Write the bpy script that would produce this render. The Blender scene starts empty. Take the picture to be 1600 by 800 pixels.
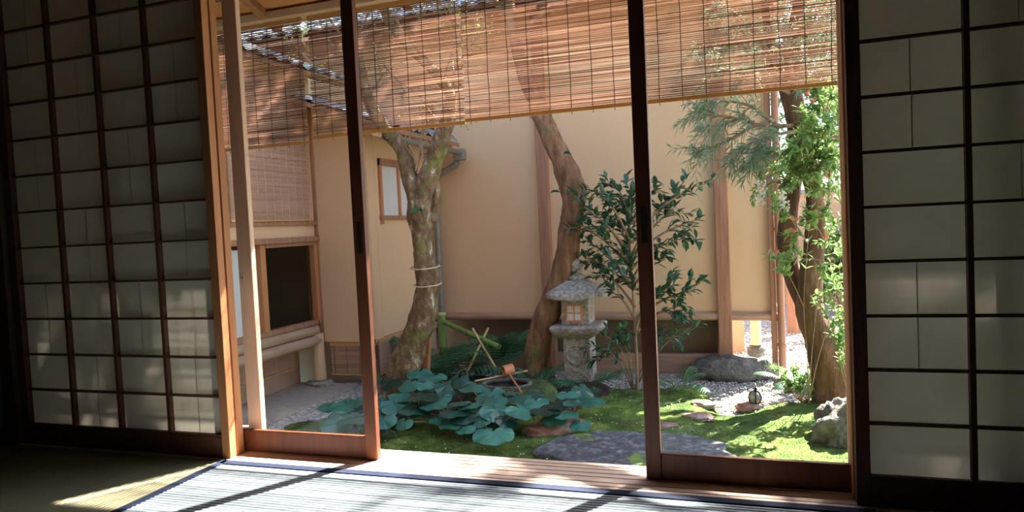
import bpy, math, random
from mathutils import Vector, Matrix, noise
random.seed(7)
R_ = random.random
def U(a, b): return a + (b - a) * R_()
sc = bpy.context.scene
COL = sc.collection
V = Vector

# ------------------------------------------------------------------ camera
F, YAW, PIT, ROL = 1099.3, .3283, .0433, -.048
HC = 0.725
def _basis():
    cy, sy, cp, sp, cr, sr = math.cos(YAW), math.sin(YAW), math.cos(PIT), math.sin(PIT), math.cos(ROL), math.sin(ROL)
    fw = V((-sy*cp, cy*cp, -sp)); rt = V((cy, sy, 0)); up = rt.cross(fw)
    return cr*rt + sr*up, -sr*rt + cr*up, fw
CR, CU, CW = _basis()
cam = bpy.data.objects.new('camera', bpy.data.cameras.new('camera'))
COL.objects.link(cam)
cam.data.sensor_width = 36; cam.data.lens = 36*F/1600; cam.data.clip_start = .01
cam.matrix_world = Matrix(((CR.x, CU.x, -CW.x, 0), (CR.y, CU.y, -CW.y, 0), (CR.z, CU.z, -CW.z, HC), (0, 0, 0, 1)))
sc.camera = cam
CAM = V((0, 0, HC))
def ray(px, py): return CW + CR*((px-800)/F) - CU*((py-400)/F)
def P(px, py, Y):
    d = ray(px, py); return CAM + d*(Y/d.y)
def PZ(px, py, z):
    d = ray(px, py); return CAM + d*((z-HC)/d.z)
def PX(px, py, x):
    d = ray(px, py); return CAM + d*(x/d.x)
G = -.42                                    # garden ground level

# ------------------------------------------------------------------ materials
def nodes(name):
    m = bpy.data.materials.new(name); m.use_nodes = True
    nt = m.node_tree
    for n in list(nt.nodes): nt.nodes.remove(n)
    out = nt.nodes.new('ShaderNodeOutputMaterial')
    return m, nt, out
def ramp(nt, fac, stops):
    r = nt.nodes.new('ShaderNodeValToRGB')
    while len(r.color_ramp.elements) < len(stops): r.color_ramp.elements.new(.5)
    for e, (p, c) in zip(r.color_ramp.elements, stops):
        e.position = p; e.color = (*c, 1)
    nt.links.new(fac, r.inputs[0]); return r.outputs[0]
def tex(nt, scale=(1, 1, 1), nscale=5, detail=4, rough=.6, kind='noise', coord='Object'):
    tc = nt.nodes.new('ShaderNodeTexCoord'); mp = nt.nodes.new('ShaderNodeMapping')
    mp.inputs['Scale'].default_value = scale
    nt.links.new(tc.outputs[coord], mp.inputs[0])
    if kind == 'noise':
        n = nt.nodes.new('ShaderNodeTexNoise'); n.inputs['Detail'].default_value = detail
        n.inputs['Roughness'].default_value = rough
    else:
        n = nt.nodes.new('ShaderNodeTexVoronoi')
    n.inputs['Scale'].default_value = nscale
    nt.links.new(mp.outputs[0], n.inputs['Vector'])
    return n.outputs[0]
def mat(name, stops, scale=(1, 1, 1), nscale=5, detail=4, rough=.7, bump=0, bscale=None, spec=.3, trans=0, bdist=.01,
        kind='noise', second=None, coat=0, rnd=None):
    m, nt, out = nodes(name)
    f = tex(nt, scale, nscale, detail, kind=kind)
    c = ramp(nt, f, stops)
    if rnd:
        oi = nt.nodes.new('ShaderNodeObjectInfo'); mr = nt.nodes.new('ShaderNodeMapRange')
        mr.inputs[3].default_value, mr.inputs[4].default_value = rnd
        nt.links.new(oi.outputs['Random'], mr.inputs[0])
        vm = nt.nodes.new('ShaderNodeVectorMath'); vm.operation = 'SCALE'
        nt.links.new(c, vm.inputs[0]); nt.links.new(mr.outputs[0], vm.inputs['Scale']); c = vm.outputs[0]
    if second:                                # (stops, nscale, threshold lo, hi): second colour family in patches
        st2, ns2, lo, hi = second
        f2 = tex(nt, (1, 1, 1), ns2, 5)
        c2 = ramp(nt, tex(nt, (1, 1, 1), ns2*6, 3), st2)
        mk = ramp(nt, f2, [(lo, (0, 0, 0)), (hi, (1, 1, 1))])
        mx = nt.nodes.new('ShaderNodeMix'); mx.data_type = 'RGBA'
        nt.links.new(mk, mx.inputs[0]); nt.links.new(c, mx.inputs[6]); nt.links.new(c2, mx.inputs[7])
        c = mx.outputs[2]
    b = nt.nodes.new('ShaderNodeBsdfPrincipled')
    b.inputs['Roughness'].default_value = rough
    b.inputs['Specular IOR Level'].default_value = spec
    b.inputs['Coat Weight'].default_value = coat
    nt.links.new(c, b.inputs['Base Color'])
    if bump:
        bp = nt.nodes.new('ShaderNodeBump'); bp.inputs['Strength'].default_value = bump
        bp.inputs['Distance'].default_value = bdist
        hf = tex(nt, scale, bscale or nscale*4, 5)
        nt.links.new(hf, bp.inputs['Height']); nt.links.new(bp.outputs[0], b.inputs['Normal'])
    sh = b.outputs[0]
    if trans:
        t = nt.nodes.new('ShaderNodeBsdfTranslucent'); nt.links.new(c, t.inputs[0])
        x = nt.nodes.new('ShaderNodeMixShader'); x.inputs[0].default_value = trans
        nt.links.new(sh, x.inputs[1]); nt.links.new(t.outputs[0], x.inputs[2]); sh = x.outputs[0]
    nt.links.new(sh, out.inputs[0])
    return m
def two(a, b): return [(.3, a), (.7, b)]
M = {}
M['frame'] = mat('red_cedar', two((.10, .028, .012), (.155, .046, .018)), (6, 6, .6), 8, rough=.45, spec=.4, bump=.15, bscale=20)
M['jamb'] = mat('orange_cedar', two((.42, .17, .07), (.55, .25, .11)), (8, 8, .5), 8, rough=.55, bump=.1)
M['post_pale'] = mat('pale_cedar', two((.60, .40, .30), (.70, .48, .37)), (6, 6, .4), 7, rough=.5, bump=.1)
M['lattice'] = mat('dark_lattice_wood', two((.10, .045, .03), (.17, .075, .045)), (8, 8, .8), 8, rough=.6)
M['sill'] = mat('sill_cedar', two((.64, .46, .36), (.80, .62, .51)), (.6, 8, 8), 8, rough=.5, spec=.35, bump=.1)
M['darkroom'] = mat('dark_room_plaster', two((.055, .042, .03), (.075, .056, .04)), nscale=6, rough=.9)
M['roomwood'] = mat('dark_room_wood', two((.05, .028, .018), (.08, .045, .028)), (6, 6, .6), 8, rough=.6)
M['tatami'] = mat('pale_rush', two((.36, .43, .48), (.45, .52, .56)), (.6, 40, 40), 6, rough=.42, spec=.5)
M['tatami_shade'] = mat('shade_toned_rush', two((.20, .18, .105), (.26, .235, .14)), (40, .6, 40), 6, rough=.6)  # rush colour darkened for the mats that lie in shadow
M['border'] = mat('navy_cloth', two((.006, .011, .035), (.011, .018, .05)), nscale=120, rough=.8)
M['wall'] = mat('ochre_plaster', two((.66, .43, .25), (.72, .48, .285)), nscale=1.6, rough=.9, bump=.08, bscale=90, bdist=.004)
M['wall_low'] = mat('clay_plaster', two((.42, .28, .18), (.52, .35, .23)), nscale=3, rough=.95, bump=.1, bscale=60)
M['recess'] = mat('shaded_clay_recess', two((.17, .115, .075), (.24, .17, .115)), nscale=3, rough=.95, bump=.1, bscale=60)  # clay plaster darkened to hold the shade of the deep recess
M['timber'] = mat('weathered_timber', two((.27, .125, .072), (.42, .21, .125)), (7, 7, .5), 7, rough=.65, bump=.2, bscale=16)
M['timber_x'] = mat('weathered_rail', two((.36, .20, .13), (.52, .32, .22)), (.5, 7, 7), 7, rough=.6, bump=.15)
M['log'] = mat('peeled_log', two((.34, .22, .14), (.50, .34, .23)), (7, .5, 7), 6, rough=.55, bump=.15)
M['palewood'] = mat('pale_post_wood', two((.62, .40, .22), (.74, .52, .33)), (8, 8, .5), 6, rough=.6, bump=.15)
M['soffit'] = mat('soffit_cedar', two((.46, .21, .09), (.58, .29, .13)), (.4, 6, 6), 6, rough=.6)
M['eavebeam'] = mat('eave_beam', two((.50, .36, .25), (.62, .46, .33)), (.4, 7, 7), 6, rough=.6)
M['slat'] = mat('reed_slat', [(.36, (.15, .08, .055)), (.5, (.38, .245, .19)), (.63, (.72, .57, .47))], (1.1, 3, 190), 1.3, 4, rough=.5, trans=.5)
M['slat_pink'] = mat('fine_reed', [(.25, (.40, .20, .13)), (.5, (.54, .31, .21)), (.75, (.66, .42, .30))], (3, 1, 300), 1.2, 3, rough=.6, trans=.2)
M['bamboo_bar'] = mat('split_bamboo', two((.52, .26, .09), (.66, .36, .14)), (1.5, 9, 9), 5, rough=.45, trans=.1)
M['thread'] = mat('dark_thread', two((.05, .03, .02), (.08, .05, .035)), nscale=50)
M['thread_pale'] = mat('pale_thread', two((.62, .50, .42), (.72, .58, .5)), nscale=50)
M['tile'] = mat('grey_tile', two((.19, .20, .21), (.30, .31, .32)), nscale=9, rough=.45, spec=.5)
M['gutter'] = mat('weathered_copper', two((.15, .13, .11), (.24, .215, .185)), nscale=14, rough=.45, spec=.6)
M['darkglass'] = None
M['interior'] = mat('dim_interior', two((.26, .20, .14), (.34, .27, .19)), nscale=3, rough=.9)
M['bark_moss'] = mat('lichened_bark', [(.3, (.085, .052, .03)), (.5, (.19, .115, .06)), (.62, (.30, .225, .13)), (.70, (.62, .60, .52))], (1, 1, .6), 22, 6,
                     rough=.9, bump=.9, bscale=34, bdist=.03, second=([(.3, (.12, .125, .03)), (.7, (.25, .25, .07))], 5.5, .53, .68))
M['bark_brown'] = mat('brown_bark', [(.3, (.11, .050, .025)), (.5, (.21, .105, .055)), (.7, (.36, .20, .11))], (1, 1, .3), 20, 6,
                      rough=.9, bump=.8, bscale=30, bdist=.025, second=([(.3, (.07, .085, .02)), (.7, (.15, .17, .045))], 4, .55, .70))
M['bark_red'] = mat('reddish_bark', [(.3, (.07, .036, .02)), (.5, (.145, .073, .04)), (.7, (.25, .135, .078))], (1, 1, .22), 22, 6,
                    rough=.9, bump=.9, bscale=26, bdist=.03)
M['twig'] = mat('thin_twig', two((.24, .15, .09), (.40, .28, .18)), nscale=20, rough=.8)
M['granite'] = mat('granite', [(.3, (.17, .15, .125)), (.5, (.33, .295, .25)), (.7, (.52, .48, .42))], nscale=45, detail=6, rough=.95, bump=.5, bscale=70, bdist=.006)
M['rock'] = mat('grey_rock', [(.3, (.10, .09, .075)), (.5, (.19, .172, .145)), (.72, (.31, .28, .24))], nscale=14, detail=9, rough=.9, bump=1, bscale=26, bdist=.05)
M['rock_dark'] = mat('dark_slab', [(.3, (.045, .047, .05)), (.5, (.09, .092, .097)), (.72, (.24, .25, .27))], nscale=26, detail=7, rough=.8, bump=.6, bscale=40, bdist=.01,
                     second=([(.3, (.10, .16, .02)), (.7, (.2, .3, .05))], 3.2, .60, .64))
M['rock_red'] = mat('reddish_stone', [(.3, (.20, .105, .075)), (.5, (.36, .205, .155)), (.72, (.60, .52, .48))], nscale=9, detail=7, rough=.9, bump=.5, bdist=.01)
M['rock_moss'] = mat('mossy_rock', [(.3, (.035, .045, .014)), (.5, (.06, .085, .022)), (.72, (.13, .16, .05))], nscale=16, detail=7, rough=.95, bump=.9, bscale=50, bdist=.02)
M['moss'] = mat('moss', [(.3, (.040, .075, .012)), (.5, (.11, .185, .028)), (.68, (.28, .36, .07))], nscale=7, detail=8, rough=.95, bump=1, bscale=90, bdist=.03, second=([(.3, (.085, .07, .02)), (.7, (.17, .15, .045))], 2.3, .58, .72))
M['soil'] = mat('dark_soil', [(.3, (.030, .018, .013)), (.6, (.065, .040, .028)), (.75, (.15, .10, .075))], nscale=26, detail=7, rough=.95, bump=.9, bscale=60, bdist=.02)
M['gravelbed'] = mat('gravel_bed', [(.3, (.20, .175, .16)), (.5, (.40, .365, .34)), (.7, (.66, .62, .59))], nscale=60, detail=5, rough=.9, bump=.8, bscale=90, bdist=.01, kind='noise')
M['pebble'] = mat('pebble', [(.3, (.26, .23, .21)), (.5, (.46, .42, .39)), (.7, (.72, .68, .65))], nscale=30, detail=2, rough=.85)
M['earth'] = mat('packed_earth', [(.3, (.36, .295, .24)), (.7, (.48, .405, .335))], nscale=22, detail=7, rough=.95, bump=.5, bscale=60, bdist=.01)
def leafmat(n, a, b, rough=.35, trans=.25, spec=.5, ns=9, rnd=None): return mat(n, two(a, b), nscale=ns, detail=2, rough=rough, spec=spec, trans=trans, rnd=rnd)
M['farf'] = leafmat('glossy_round_leaf', (.012, .070, .050), (.034, .128, .090), .30, .12, .5, rnd=(.4, 2.2))  # teal in the base stands in for blue sky reflected by the leaves
M['camel'] = leafmat('camellia_leaf', (.026, .090, .048), (.062, .155, .075), .28, .18, .55)
M['fern'] = leafmat('fern_leaf', (.045, .145, .070), (.085, .22, .10), .45, .3, .35)
M['needle'] = leafmat('needle_leaf', (.20, .29, .17), (.31, .42, .26), .42, .3, .45)
M['pieris'] = leafmat('andromeda_leaf', (.14, .27, .08), (.33, .46, .15), .3, .35, .5)
M['budred'] = leafmat('red_new_leaf', (.55, .14, .08), (.70, .24, .14), .4, .35)
M['blossom'] = mat('white_blossom', two((.78, .76, .66), (.86, .84, .76)), nscale=20, rough=.7, trans=.3)
M['ylw'] = leafmat('spring_leaf', (.34, .36, .05), (.52, .50, .10), .45, .4)
M['crown'] = leafmat('crown_leaf', (.05, .115, .03), (.11, .20, .05), .4, .25)
M['petiole'] = mat('leaf_stalk', two((.22, .16, .07), (.34, .27, .12)), nscale=20, rough=.6)
M['petal'] = mat('fallen_petal', two((.8, .78, .74), (.88, .86, .83)), nscale=20, rough=.7)
M['bamboo_green'] = mat('green_bamboo', two((.10, .17, .035), (.18, .27, .06)), (4, 4, 1), 6, rough=.4, spec=.5)
M['bamboo_dry'] = mat('dry_bamboo', two((.50, .36, .17), (.66, .50, .27)), (4, 4, 1), 6, rough=.45)
M['rope'] = mat('black_rope', two((.012, .01, .009), (.025, .02, .018)), nscale=90, rough=.9)
M['tie'] = mat('straw_tie', two((.60, .40, .28), (.70, .48, .35)), nscale=90, rough=.8)
M['ladle'] = mat('ladle_cedar', two((.52, .19, .08), (.66, .28, .13)), (3, 3, 3), 6, rough=.5)
M['stake'] = mat('stake_wood', two((.30, .13, .055), (.42, .20, .09)), (8, 8, .6), 6, rough=.7, bump=.2)
M['brass'] = mat('pale_metal', two((.55, .48, .36), (.62, .55, .42)), nscale=20, rough=.35, spec=.7)
M['black'] = mat('dark_recess', two((.012, .009, .008), (.018, .013, .011)), nscale=20, rough=.6)

def paper_mat(name, col, trans=.6):
    m, nt, out = nodes(name)
    c = ramp(nt, tex(nt, (1, 1, 1), 14, 6), [(.3, tuple(x*.93 for x in col)), (.7, col)])
    d = nt.nodes.new('ShaderNodeBsdfDiffuse'); t = nt.nodes.new('ShaderNodeBsdfTranslucent')
    nt.links.new(c, d.inputs[0]); nt.links.new(c, t.inputs[0])
    x = nt.nodes.new('ShaderNodeMixShader'); x.inputs[0].default_value = trans
    nt.links.new(d.outputs[0], x.inputs[1]); nt.links.new(t.outputs[0], x.inputs[2])
    nt.links.new(x.outputs[0], out.inputs[0]); return m
M['paper'] = paper_mat('washi_paper', (.73, .70, .645), .28)
M['paper_white'] = paper_mat('white_washi', (.86, .86, .84), .35)
M['seam'] = paper_mat('washi_seam', (.50, .46, .40), .5)
def glass_mat(name, tint, gl):
    m, nt, out = nodes(name)
    t = nt.nodes.new('ShaderNodeBsdfTransparent'); t.inputs[0].default_value = (*tint, 1)
    g = nt.nodes.new('ShaderNodeBsdfGlossy'); g.inputs['Roughness'].default_value = .02
    lw = nt.nodes.new('ShaderNodeLayerWeight'); lw.inputs[0].default_value = .5
    pw = nt.nodes.new('ShaderNodeMath'); pw.operation = 'POWER'; pw.inputs[1].default_value = 5
    nt.links.new(lw.outputs['Facing'], pw.inputs[0])
    mu = nt.nodes.new('ShaderNodeMath'); mu.operation = 'MULTIPLY_ADD'; mu.inputs[1].default_value = .9*gl; mu.inputs[2].default_value = .035*gl
    nt.links.new(pw.outputs[0], mu.inputs[0])
    x = nt.nodes.new('ShaderNodeMixShader'); nt.links.new(mu.outputs[0], x.inputs[0])
    nt.links.new(t.outputs[0], x.inputs[1]); nt.links.new(g.outputs[0], x.inputs[2])
    nt.links.new(x.outputs[0], out.inputs[0]); return m
M['glass'] = glass_mat('clear_glass', (.97, .975, .97), .55)
M['darkglass'] = glass_mat('window_glass', (.70, .70, .68), .35)
def water_mat():
    m, nt, out = nodes('basin_water')
    b = nt.nodes.new('ShaderNodeBsdfPrincipled'); b.inputs['Base Color'].default_value = (.015, .014, .01, 1)
    b.inputs['Roughness'].default_value = .04
    bp = nt.nodes.new('ShaderNodeBump'); bp.inputs['Strength'].default_value = .15
    nt.links.new(tex(nt, (1, 1, 1), 30, 2), bp.inputs['Height']); nt.links.new(bp.outputs[0], b.inputs['Normal'])
    nt.links.new(b.outputs[0], out.inputs[0]); return m
M['water'] = water_mat()

# ------------------------------------------------------------------ mesh helpers
def perp(d):
    d = d.normalized(); a = V((0, 0, 1)) if abs(d.z) < .9 else V((1, 0, 0))
    u = d.cross(a).normalized(); return u, u.cross(d).normalized()
def catmull(pts, k=4):
    """pts: list of tuples (x,y,z,r...) -> smooth list"""
    pts = [tuple(p) for p in pts]; out = []
    n = len(pts)
    for i in range(n-1):
        p0, p1, p2, p3 = pts[max(i-1, 0)], pts[i], pts[i+1], pts[min(i+2, n-1)]
        for j in range(k):
            t = j/k
            out.append(tuple(.5*((2*b) + (-a+c)*t + (2*a-5*b+4*c-d)*t*t + (-a+3*b-3*c+d)*t**3) for a, b, c, d in zip(p0, p1, p2, p3)))
    out.append(pts[-1]); return out
class MB:
    def __init__(s): s.v = []; s.f = []
    def add(s, vs, fs):
        o = len(s.v); s.v += [tuple(x) for x in vs]; s.f += [tuple(o+i for i in f) for f in fs]; return s
    def box(s, x0, x1, y0, y1, z0, z1):
        vs = [(x, y, z) for x in (x0, x1) for y in (y0, y1) for z in (z0, z1)]
        return s.add(vs, [(0, 1, 3, 2), (4, 6, 7, 5), (0, 4, 5, 1), (2, 3, 7, 6), (0, 2, 6, 4), (1, 5, 7, 3)])
    def hexa(s, b, t):          # two quads (bottom ccw, top ccw)
        return s.add(list(b)+list(t), [(3, 2, 1, 0), (4, 5, 6, 7), (0, 1, 5, 4), (1, 2, 6, 5), (2, 3, 7, 6), (3, 0, 4, 7)])
    def bar(s, a, b, w, h, up=V((0, 0, 1))):
        a, b = V(a), V(b); d = (b-a).normalized(); u = d.cross(up).normalized(); q = u.cross(d).normalized()
        c = [-u*w/2-q*h/2, u*w/2-q*h/2, u*w/2+q*h/2, -u*w/2+q*h/2]
        return s.hexa([a+x for x in c], [b+x for x in c])
    def tube(s, pts, n=8, amp=0, freq=6, seed=0, cap=True):
        """pts: (x,y,z,r)"""
        rings = []; o = len(s.v); m = len(pts); u = None
        for i, p in enumerate(pts):
            c = V(p[:3]); a = V(pts[max(i-1, 0)][:3]); b = V(pts[min(i+1, m-1)][:3])
            d = (b-a)
            if d.length < 1e-9: d = V((0, 0, 1))
            d.normalize()
            if u is None: u = perp(d)[0]; w = d.cross(u)
            else:
                u = (u - d*u.dot(d)); u = u.normalized() if u.length > 1e-6 else perp(d)[0]
                w = d.cross(u)
            for j in range(n):
                t = 2*math.pi*j/n; e = u*math.cos(t)+w*math.sin(t); r = p[3]
                if amp:
                    q = c + e*r
                    r *= 1 + amp*noise.noise(q*freq + V((seed, 0, 0))) + .5*amp*noise.noise(q*freq*2.7 + V((0, seed, 0)))
                s.v.append(tuple(c+e*r))
        for i in range(m-1):
            for j in range(n):
                k = (j+1) % n
                s.f.append((o+i*n+j, o+i*n+k, o+(i+1)*n+k, o+(i+1)*n+j))
        if cap:
            s.f.append(tuple(o+j for j in reversed(range(n)))); s.f.append(tuple(o+(m-1)*n+j for j in range(n)))
        return s
    def lathe(s, prof, c, n=24, sq=0, rot=0):
        o = len(s.v); c = V(c)
        for r, z in prof:
            for j in range(n):
                t = 2*math.pi*j/n + rot
                s.v.append((c.x+r*math.cos(t), c.y+r*math.sin(t), c.z+z))
        m = len(prof)
        for i in range(m-1):
            for j in range(n):
                k = (j+1) % n
                s.f.append((o+i*n+j, o+i*n+k, o+(i+1)*n+k, o+(i+1)*n+j))
        s.f.append(tuple(o+j for j in reversed(range(n)))); s.f.append(tuple(o+(m-1)*n+j for j in range(n)))
        return s
    def ball(s, c, rx, ry, rz, amp=.0, freq=3, seed=0, nu=20, nv=12, flat=None, pw=1):
        c = V(c); o = len(s.v)
        def pt(a, b):
            e = V((math.cos(a)*math.cos(b), math.sin(a)*math.cos(b), math.sin(b)))
            e2 = V([math.copysign(abs(x)**pw, x) for x in e])
            k = 1 + amp*noise.noise(e*freq + V((seed*3.1, seed, 0))) + .45*amp*noise.noise(e*freq*2.6 + V((seed, 5, seed)))
            q = V((e2.x*rx*k, e2.y*ry*k, e2.z*rz*k))
            if flat is not None and q.z > flat: q.z = flat + (q.z-flat)*.15
            return tuple(c+q)
        s.v.append(pt(0, -math.pi/2))
        for i in range(1, nv):
            for j in range(nu): s.v.append(pt(2*math.pi*j/nu, -math.pi/2+math.pi*i/nv))
        s.v.append(pt(0, math.pi/2)); top = len(s.v)-1
        for j in range(nu): s.f.append((o, o+1+(j+1) % nu, o+1+j))
        for i in range(nv-2):
            for j in range(nu):
                k = (j+1) % nu; a = o+1+i*nu
                s.f.append((a+j, a+k, a+nu+k, a+nu+j))
        a = o+1+(nv-2)*nu
        for j in range(nu): s.f.append((a+j, a+(j+1) % nu, top))
        return s
    def leaf(s, p, d, up, L, W, fold=.15, droop=.1):
        """lanceolate leaf with a midrib fold"""
        p = V(p); d = V(d).normalized(); sd = d.cross(up)
        sd = sd.normalized() if sd.length > 1e-5 else perp(d)[0]
        n = sd.cross(d)
        a = p + d*L*.36 + n*0; b = p + d*L*.70 - n*L*droop*.5; t = p + d*L - n*L*droop
        vs = [p, a+sd*W*.5+n*W*fold, a, a-sd*W*.5+n*W*fold, b+sd*W*.4+n*W*fold, b, b-sd*W*.4+n*W*fold, t]
        return s.add(vs, [(0, 1, 2), (0, 2, 3), (1, 4, 5, 2), (2, 5, 6, 3), (4, 7, 5), (5, 7, 6)])
    def blade(s, p, d, sd, L, W, droop=0):
        p = V(p); a = p + d*L*.45 + sd*W*.5; b = p + d*L*.45 - sd*W*.5; t = p + d*L + V((0, 0, -L*droop))
        return s.add([p, a, t, b], [(0, 1, 2), (0, 2, 3)])
    def build(s, name, m, parent=None, smooth=True, bevel=0, angle=38, loc=None):
        base = V((0, 0, 0))
        if parent is not None:
            base = V(parent['_org'])
        elif loc is not None: base = V(loc)
        me = bpy.data.meshes.new(name)
        me.from_pydata([(x-base.x, y-base.y, z-base.z) for x, y, z in s.v], [], s.f)
        me.validate(); me.materials.append(m)
        if smooth:
            me.polygons.foreach_set('use_smooth', [True]*len(me.polygons))
            if angle < 180: me.set_sharp_from_angle(angle=math.radians(angle))
        ob = bpy.data.objects.new(name, me); COL.objects.link(ob)
        ob['_org'] = tuple(base)
        if parent is not None: ob.parent = parent
        else: ob.location = base
        if bevel:
            b = ob.modifiers.new('bevel', 'BEVEL'); b.width = bevel; b.segments = 2; b.limit_method = 'ANGLE'
        return ob
def tag(o, label=None, cat=None, group=None, kind=None):
    if label: o['label'] = label
    if cat: o['category'] = cat
    if group: o['group'] = group
    if kind: o['kind'] = kind
    return o
def thing(name, label, cat, loc, group=None, kind=None):
    o = bpy.data.objects.new(name, None); COL.objects.link(o); o.location = loc; o['_org'] = tuple(loc)
    o.empty_display_size = .05
    return tag(o, label, cat, group, kind)
def B(*a): return MB().box(*a)

# ------------------------------------------------------------------ the room
YF = 1.864                                    # inner face of the paper doors
tag(B(-2.72, 1.45, -1.6, 1.845, -.14, -.055).build('floor', M['roomwood'], smooth=False), 'dark wooden subfloor under the tatami mats', 'floor', kind='structure')
tag(B(-2.72, 1.45, -1.6, 2.05, 2.3, 2.36).build('ceiling', M['roomwood'], smooth=False), 'dark wooden ceiling of the tatami room', 'ceiling', kind='structure')
tag(B(-2.78, -2.665, -1.6, 2.04, -.055, 2.3).build('wall_left', M['darkroom'], smooth=False), 'dark shadowed plaster wall at the left of the tatami room', 'wall', kind='structure')
tag(B(1.39, 1.5, -1.6, 2.04, -.055, 2.3).build('wall_right', M['darkroom'], smooth=False), 'dark plaster wall at the right of the tatami room', 'wall', kind='structure')
tag(B(-2.78, 1.5, -1.72, -1.6, -.055, 2.3).build('wall_back', M['darkroom'], smooth=False), 'dark plaster wall behind the viewer', 'wall', kind='structure')
tag(B(-2.665, 1.39, 1.93, 2.0, 1.86, 2.3).build('wall_front', M['darkroom'], smooth=False), 'plaster strip above the sliding doors', 'wall', kind='structure')
tag(B(-2.665, 1.39, 1.85, 2.05, 1.80, 1.86).build('trim_1', M['frame'], smooth=False, bevel=.003), 'grooved wooden lintel above the sliding doors', 'trim', kind='structure')
tag(B(-2.665, -2.60, 1.845, 2.05, -.055, 1.80).build('trim_2', M['roomwood'], smooth=False, bevel=.003), 'dark corner post left of the left paper door', 'trim', kind='structure')
tag(B(1.19, 1.39, 1.845, 2.05, -.055, 1.80).build('wall_corner', M['roomwood'], smooth=False), 'dark corner post right of the right paper door', 'wall', kind='structure')
tag(B(-1.688, -1.650, 1.902, 1.932, 0, 1.80).build('trim_3', M['jamb'], smooth=False, bevel=.002), 'slim orange wooden jamb behind the edge of the left paper door', 'trim', kind='structure')
tag(B(.222, .262, 1.902, 1.932, 0, 1.80).build('trim_4', M['jamb'], smooth=False, bevel=.002), 'slim orange wooden jamb behind the edge of the right paper door', 'trim', kind='structure')

# slatted wooden sill (the grooved threshold)
sill = thing('trim_5', 'slatted reddish wooden threshold between tatami mat and garden', 'threshold', (-.64, 1.95, 0), kind='structure')
ys = [1.848, 1.871, 1.8985, 1.937, 1.967, 1.998, 2.024, 2.052]
for a, b in zip(ys[:-1], ys[1:]):
    B(-2.60, 1.19, a, b-.004, -.030, 0).build('slat', M['sill'], sill, smooth=False, bevel=.002)
B(-2.60, 1.19, 1.848, 2.048, -.13, -.031).build('sill_beam', M['frame'], sill, smooth=False)

# tatami mats
def tatami(name, label, x0, x1, y0, y1, m, along_x, borders):
    t = thing(name, label, 'tatami mat', ((x0+x1)/2, (y0+y1)/2, -.055), group='tatami mats of the room floor')
    g = MB(); pitch = .0155
    ix0, ix1, iy0, iy1 = x0, x1, y0, y1
    a0, a1 = (iy0, iy1) if along_x else (ix0, ix1)
    n = int((a1-a0)/pitch)
    prof = []
    for i in range(n):
        for q, z in ((0, -.0052), (.14, -.0014), (.5, 0), (.86, -.0014)):
            prof.append((a0 + (i+q)*(a1-a0)/n, z))
    prof.append((a1, -.0052))
    prof = [(a0, -.05)] + prof + [(a1, -.05)]
    vs = []; e0, e1 = (ix0, ix1) if along_x else (iy0, iy1)
    for p, z in prof:
        for e in (e0, e1): vs.append((e, p, z) if along_x else (p, e, z))
    fs = []
    for i in range(len(prof)-1):
        q = (2*i, 2*i+1, 2*i+3, 2*i+2); fs.append(q if along_x else q[::-1])
    g.add(vs, fs)
    g.build('rush_cover', m, t, angle=180)
    for bx in borders:
        B(bx[0], bx[1], bx[2], bx[3], -.049, .0022).build('cloth_border', M['border'], t, smooth=False, bevel=.001)
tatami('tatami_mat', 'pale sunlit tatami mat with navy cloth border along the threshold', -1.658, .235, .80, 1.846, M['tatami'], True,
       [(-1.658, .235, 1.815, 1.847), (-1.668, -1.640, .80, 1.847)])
tatami('tatami_mat', 'olive tatami mat coloured dark for the shadow before the left paper door', -2.66, -1.668, -.1, 1.846, M['tatami_shade'], False, [(-1.70, -1.6685, -.1, .5)])
tatami('tatami_mat', 'tatami mat coloured dark for the shadow before the right paper door', .2365, 1.38, .80, 1.846, M['tatami_shade'], False, [(.2365, .262, .80, 1.847)])
tatami('tatami_mat', 'tatami mat nearest the viewer, coloured dark for shadow', -1.658, 1.38, -1.5, .798, M['tatami_shade'], True, [(-1.658, 1.38, .77, .799)])

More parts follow.
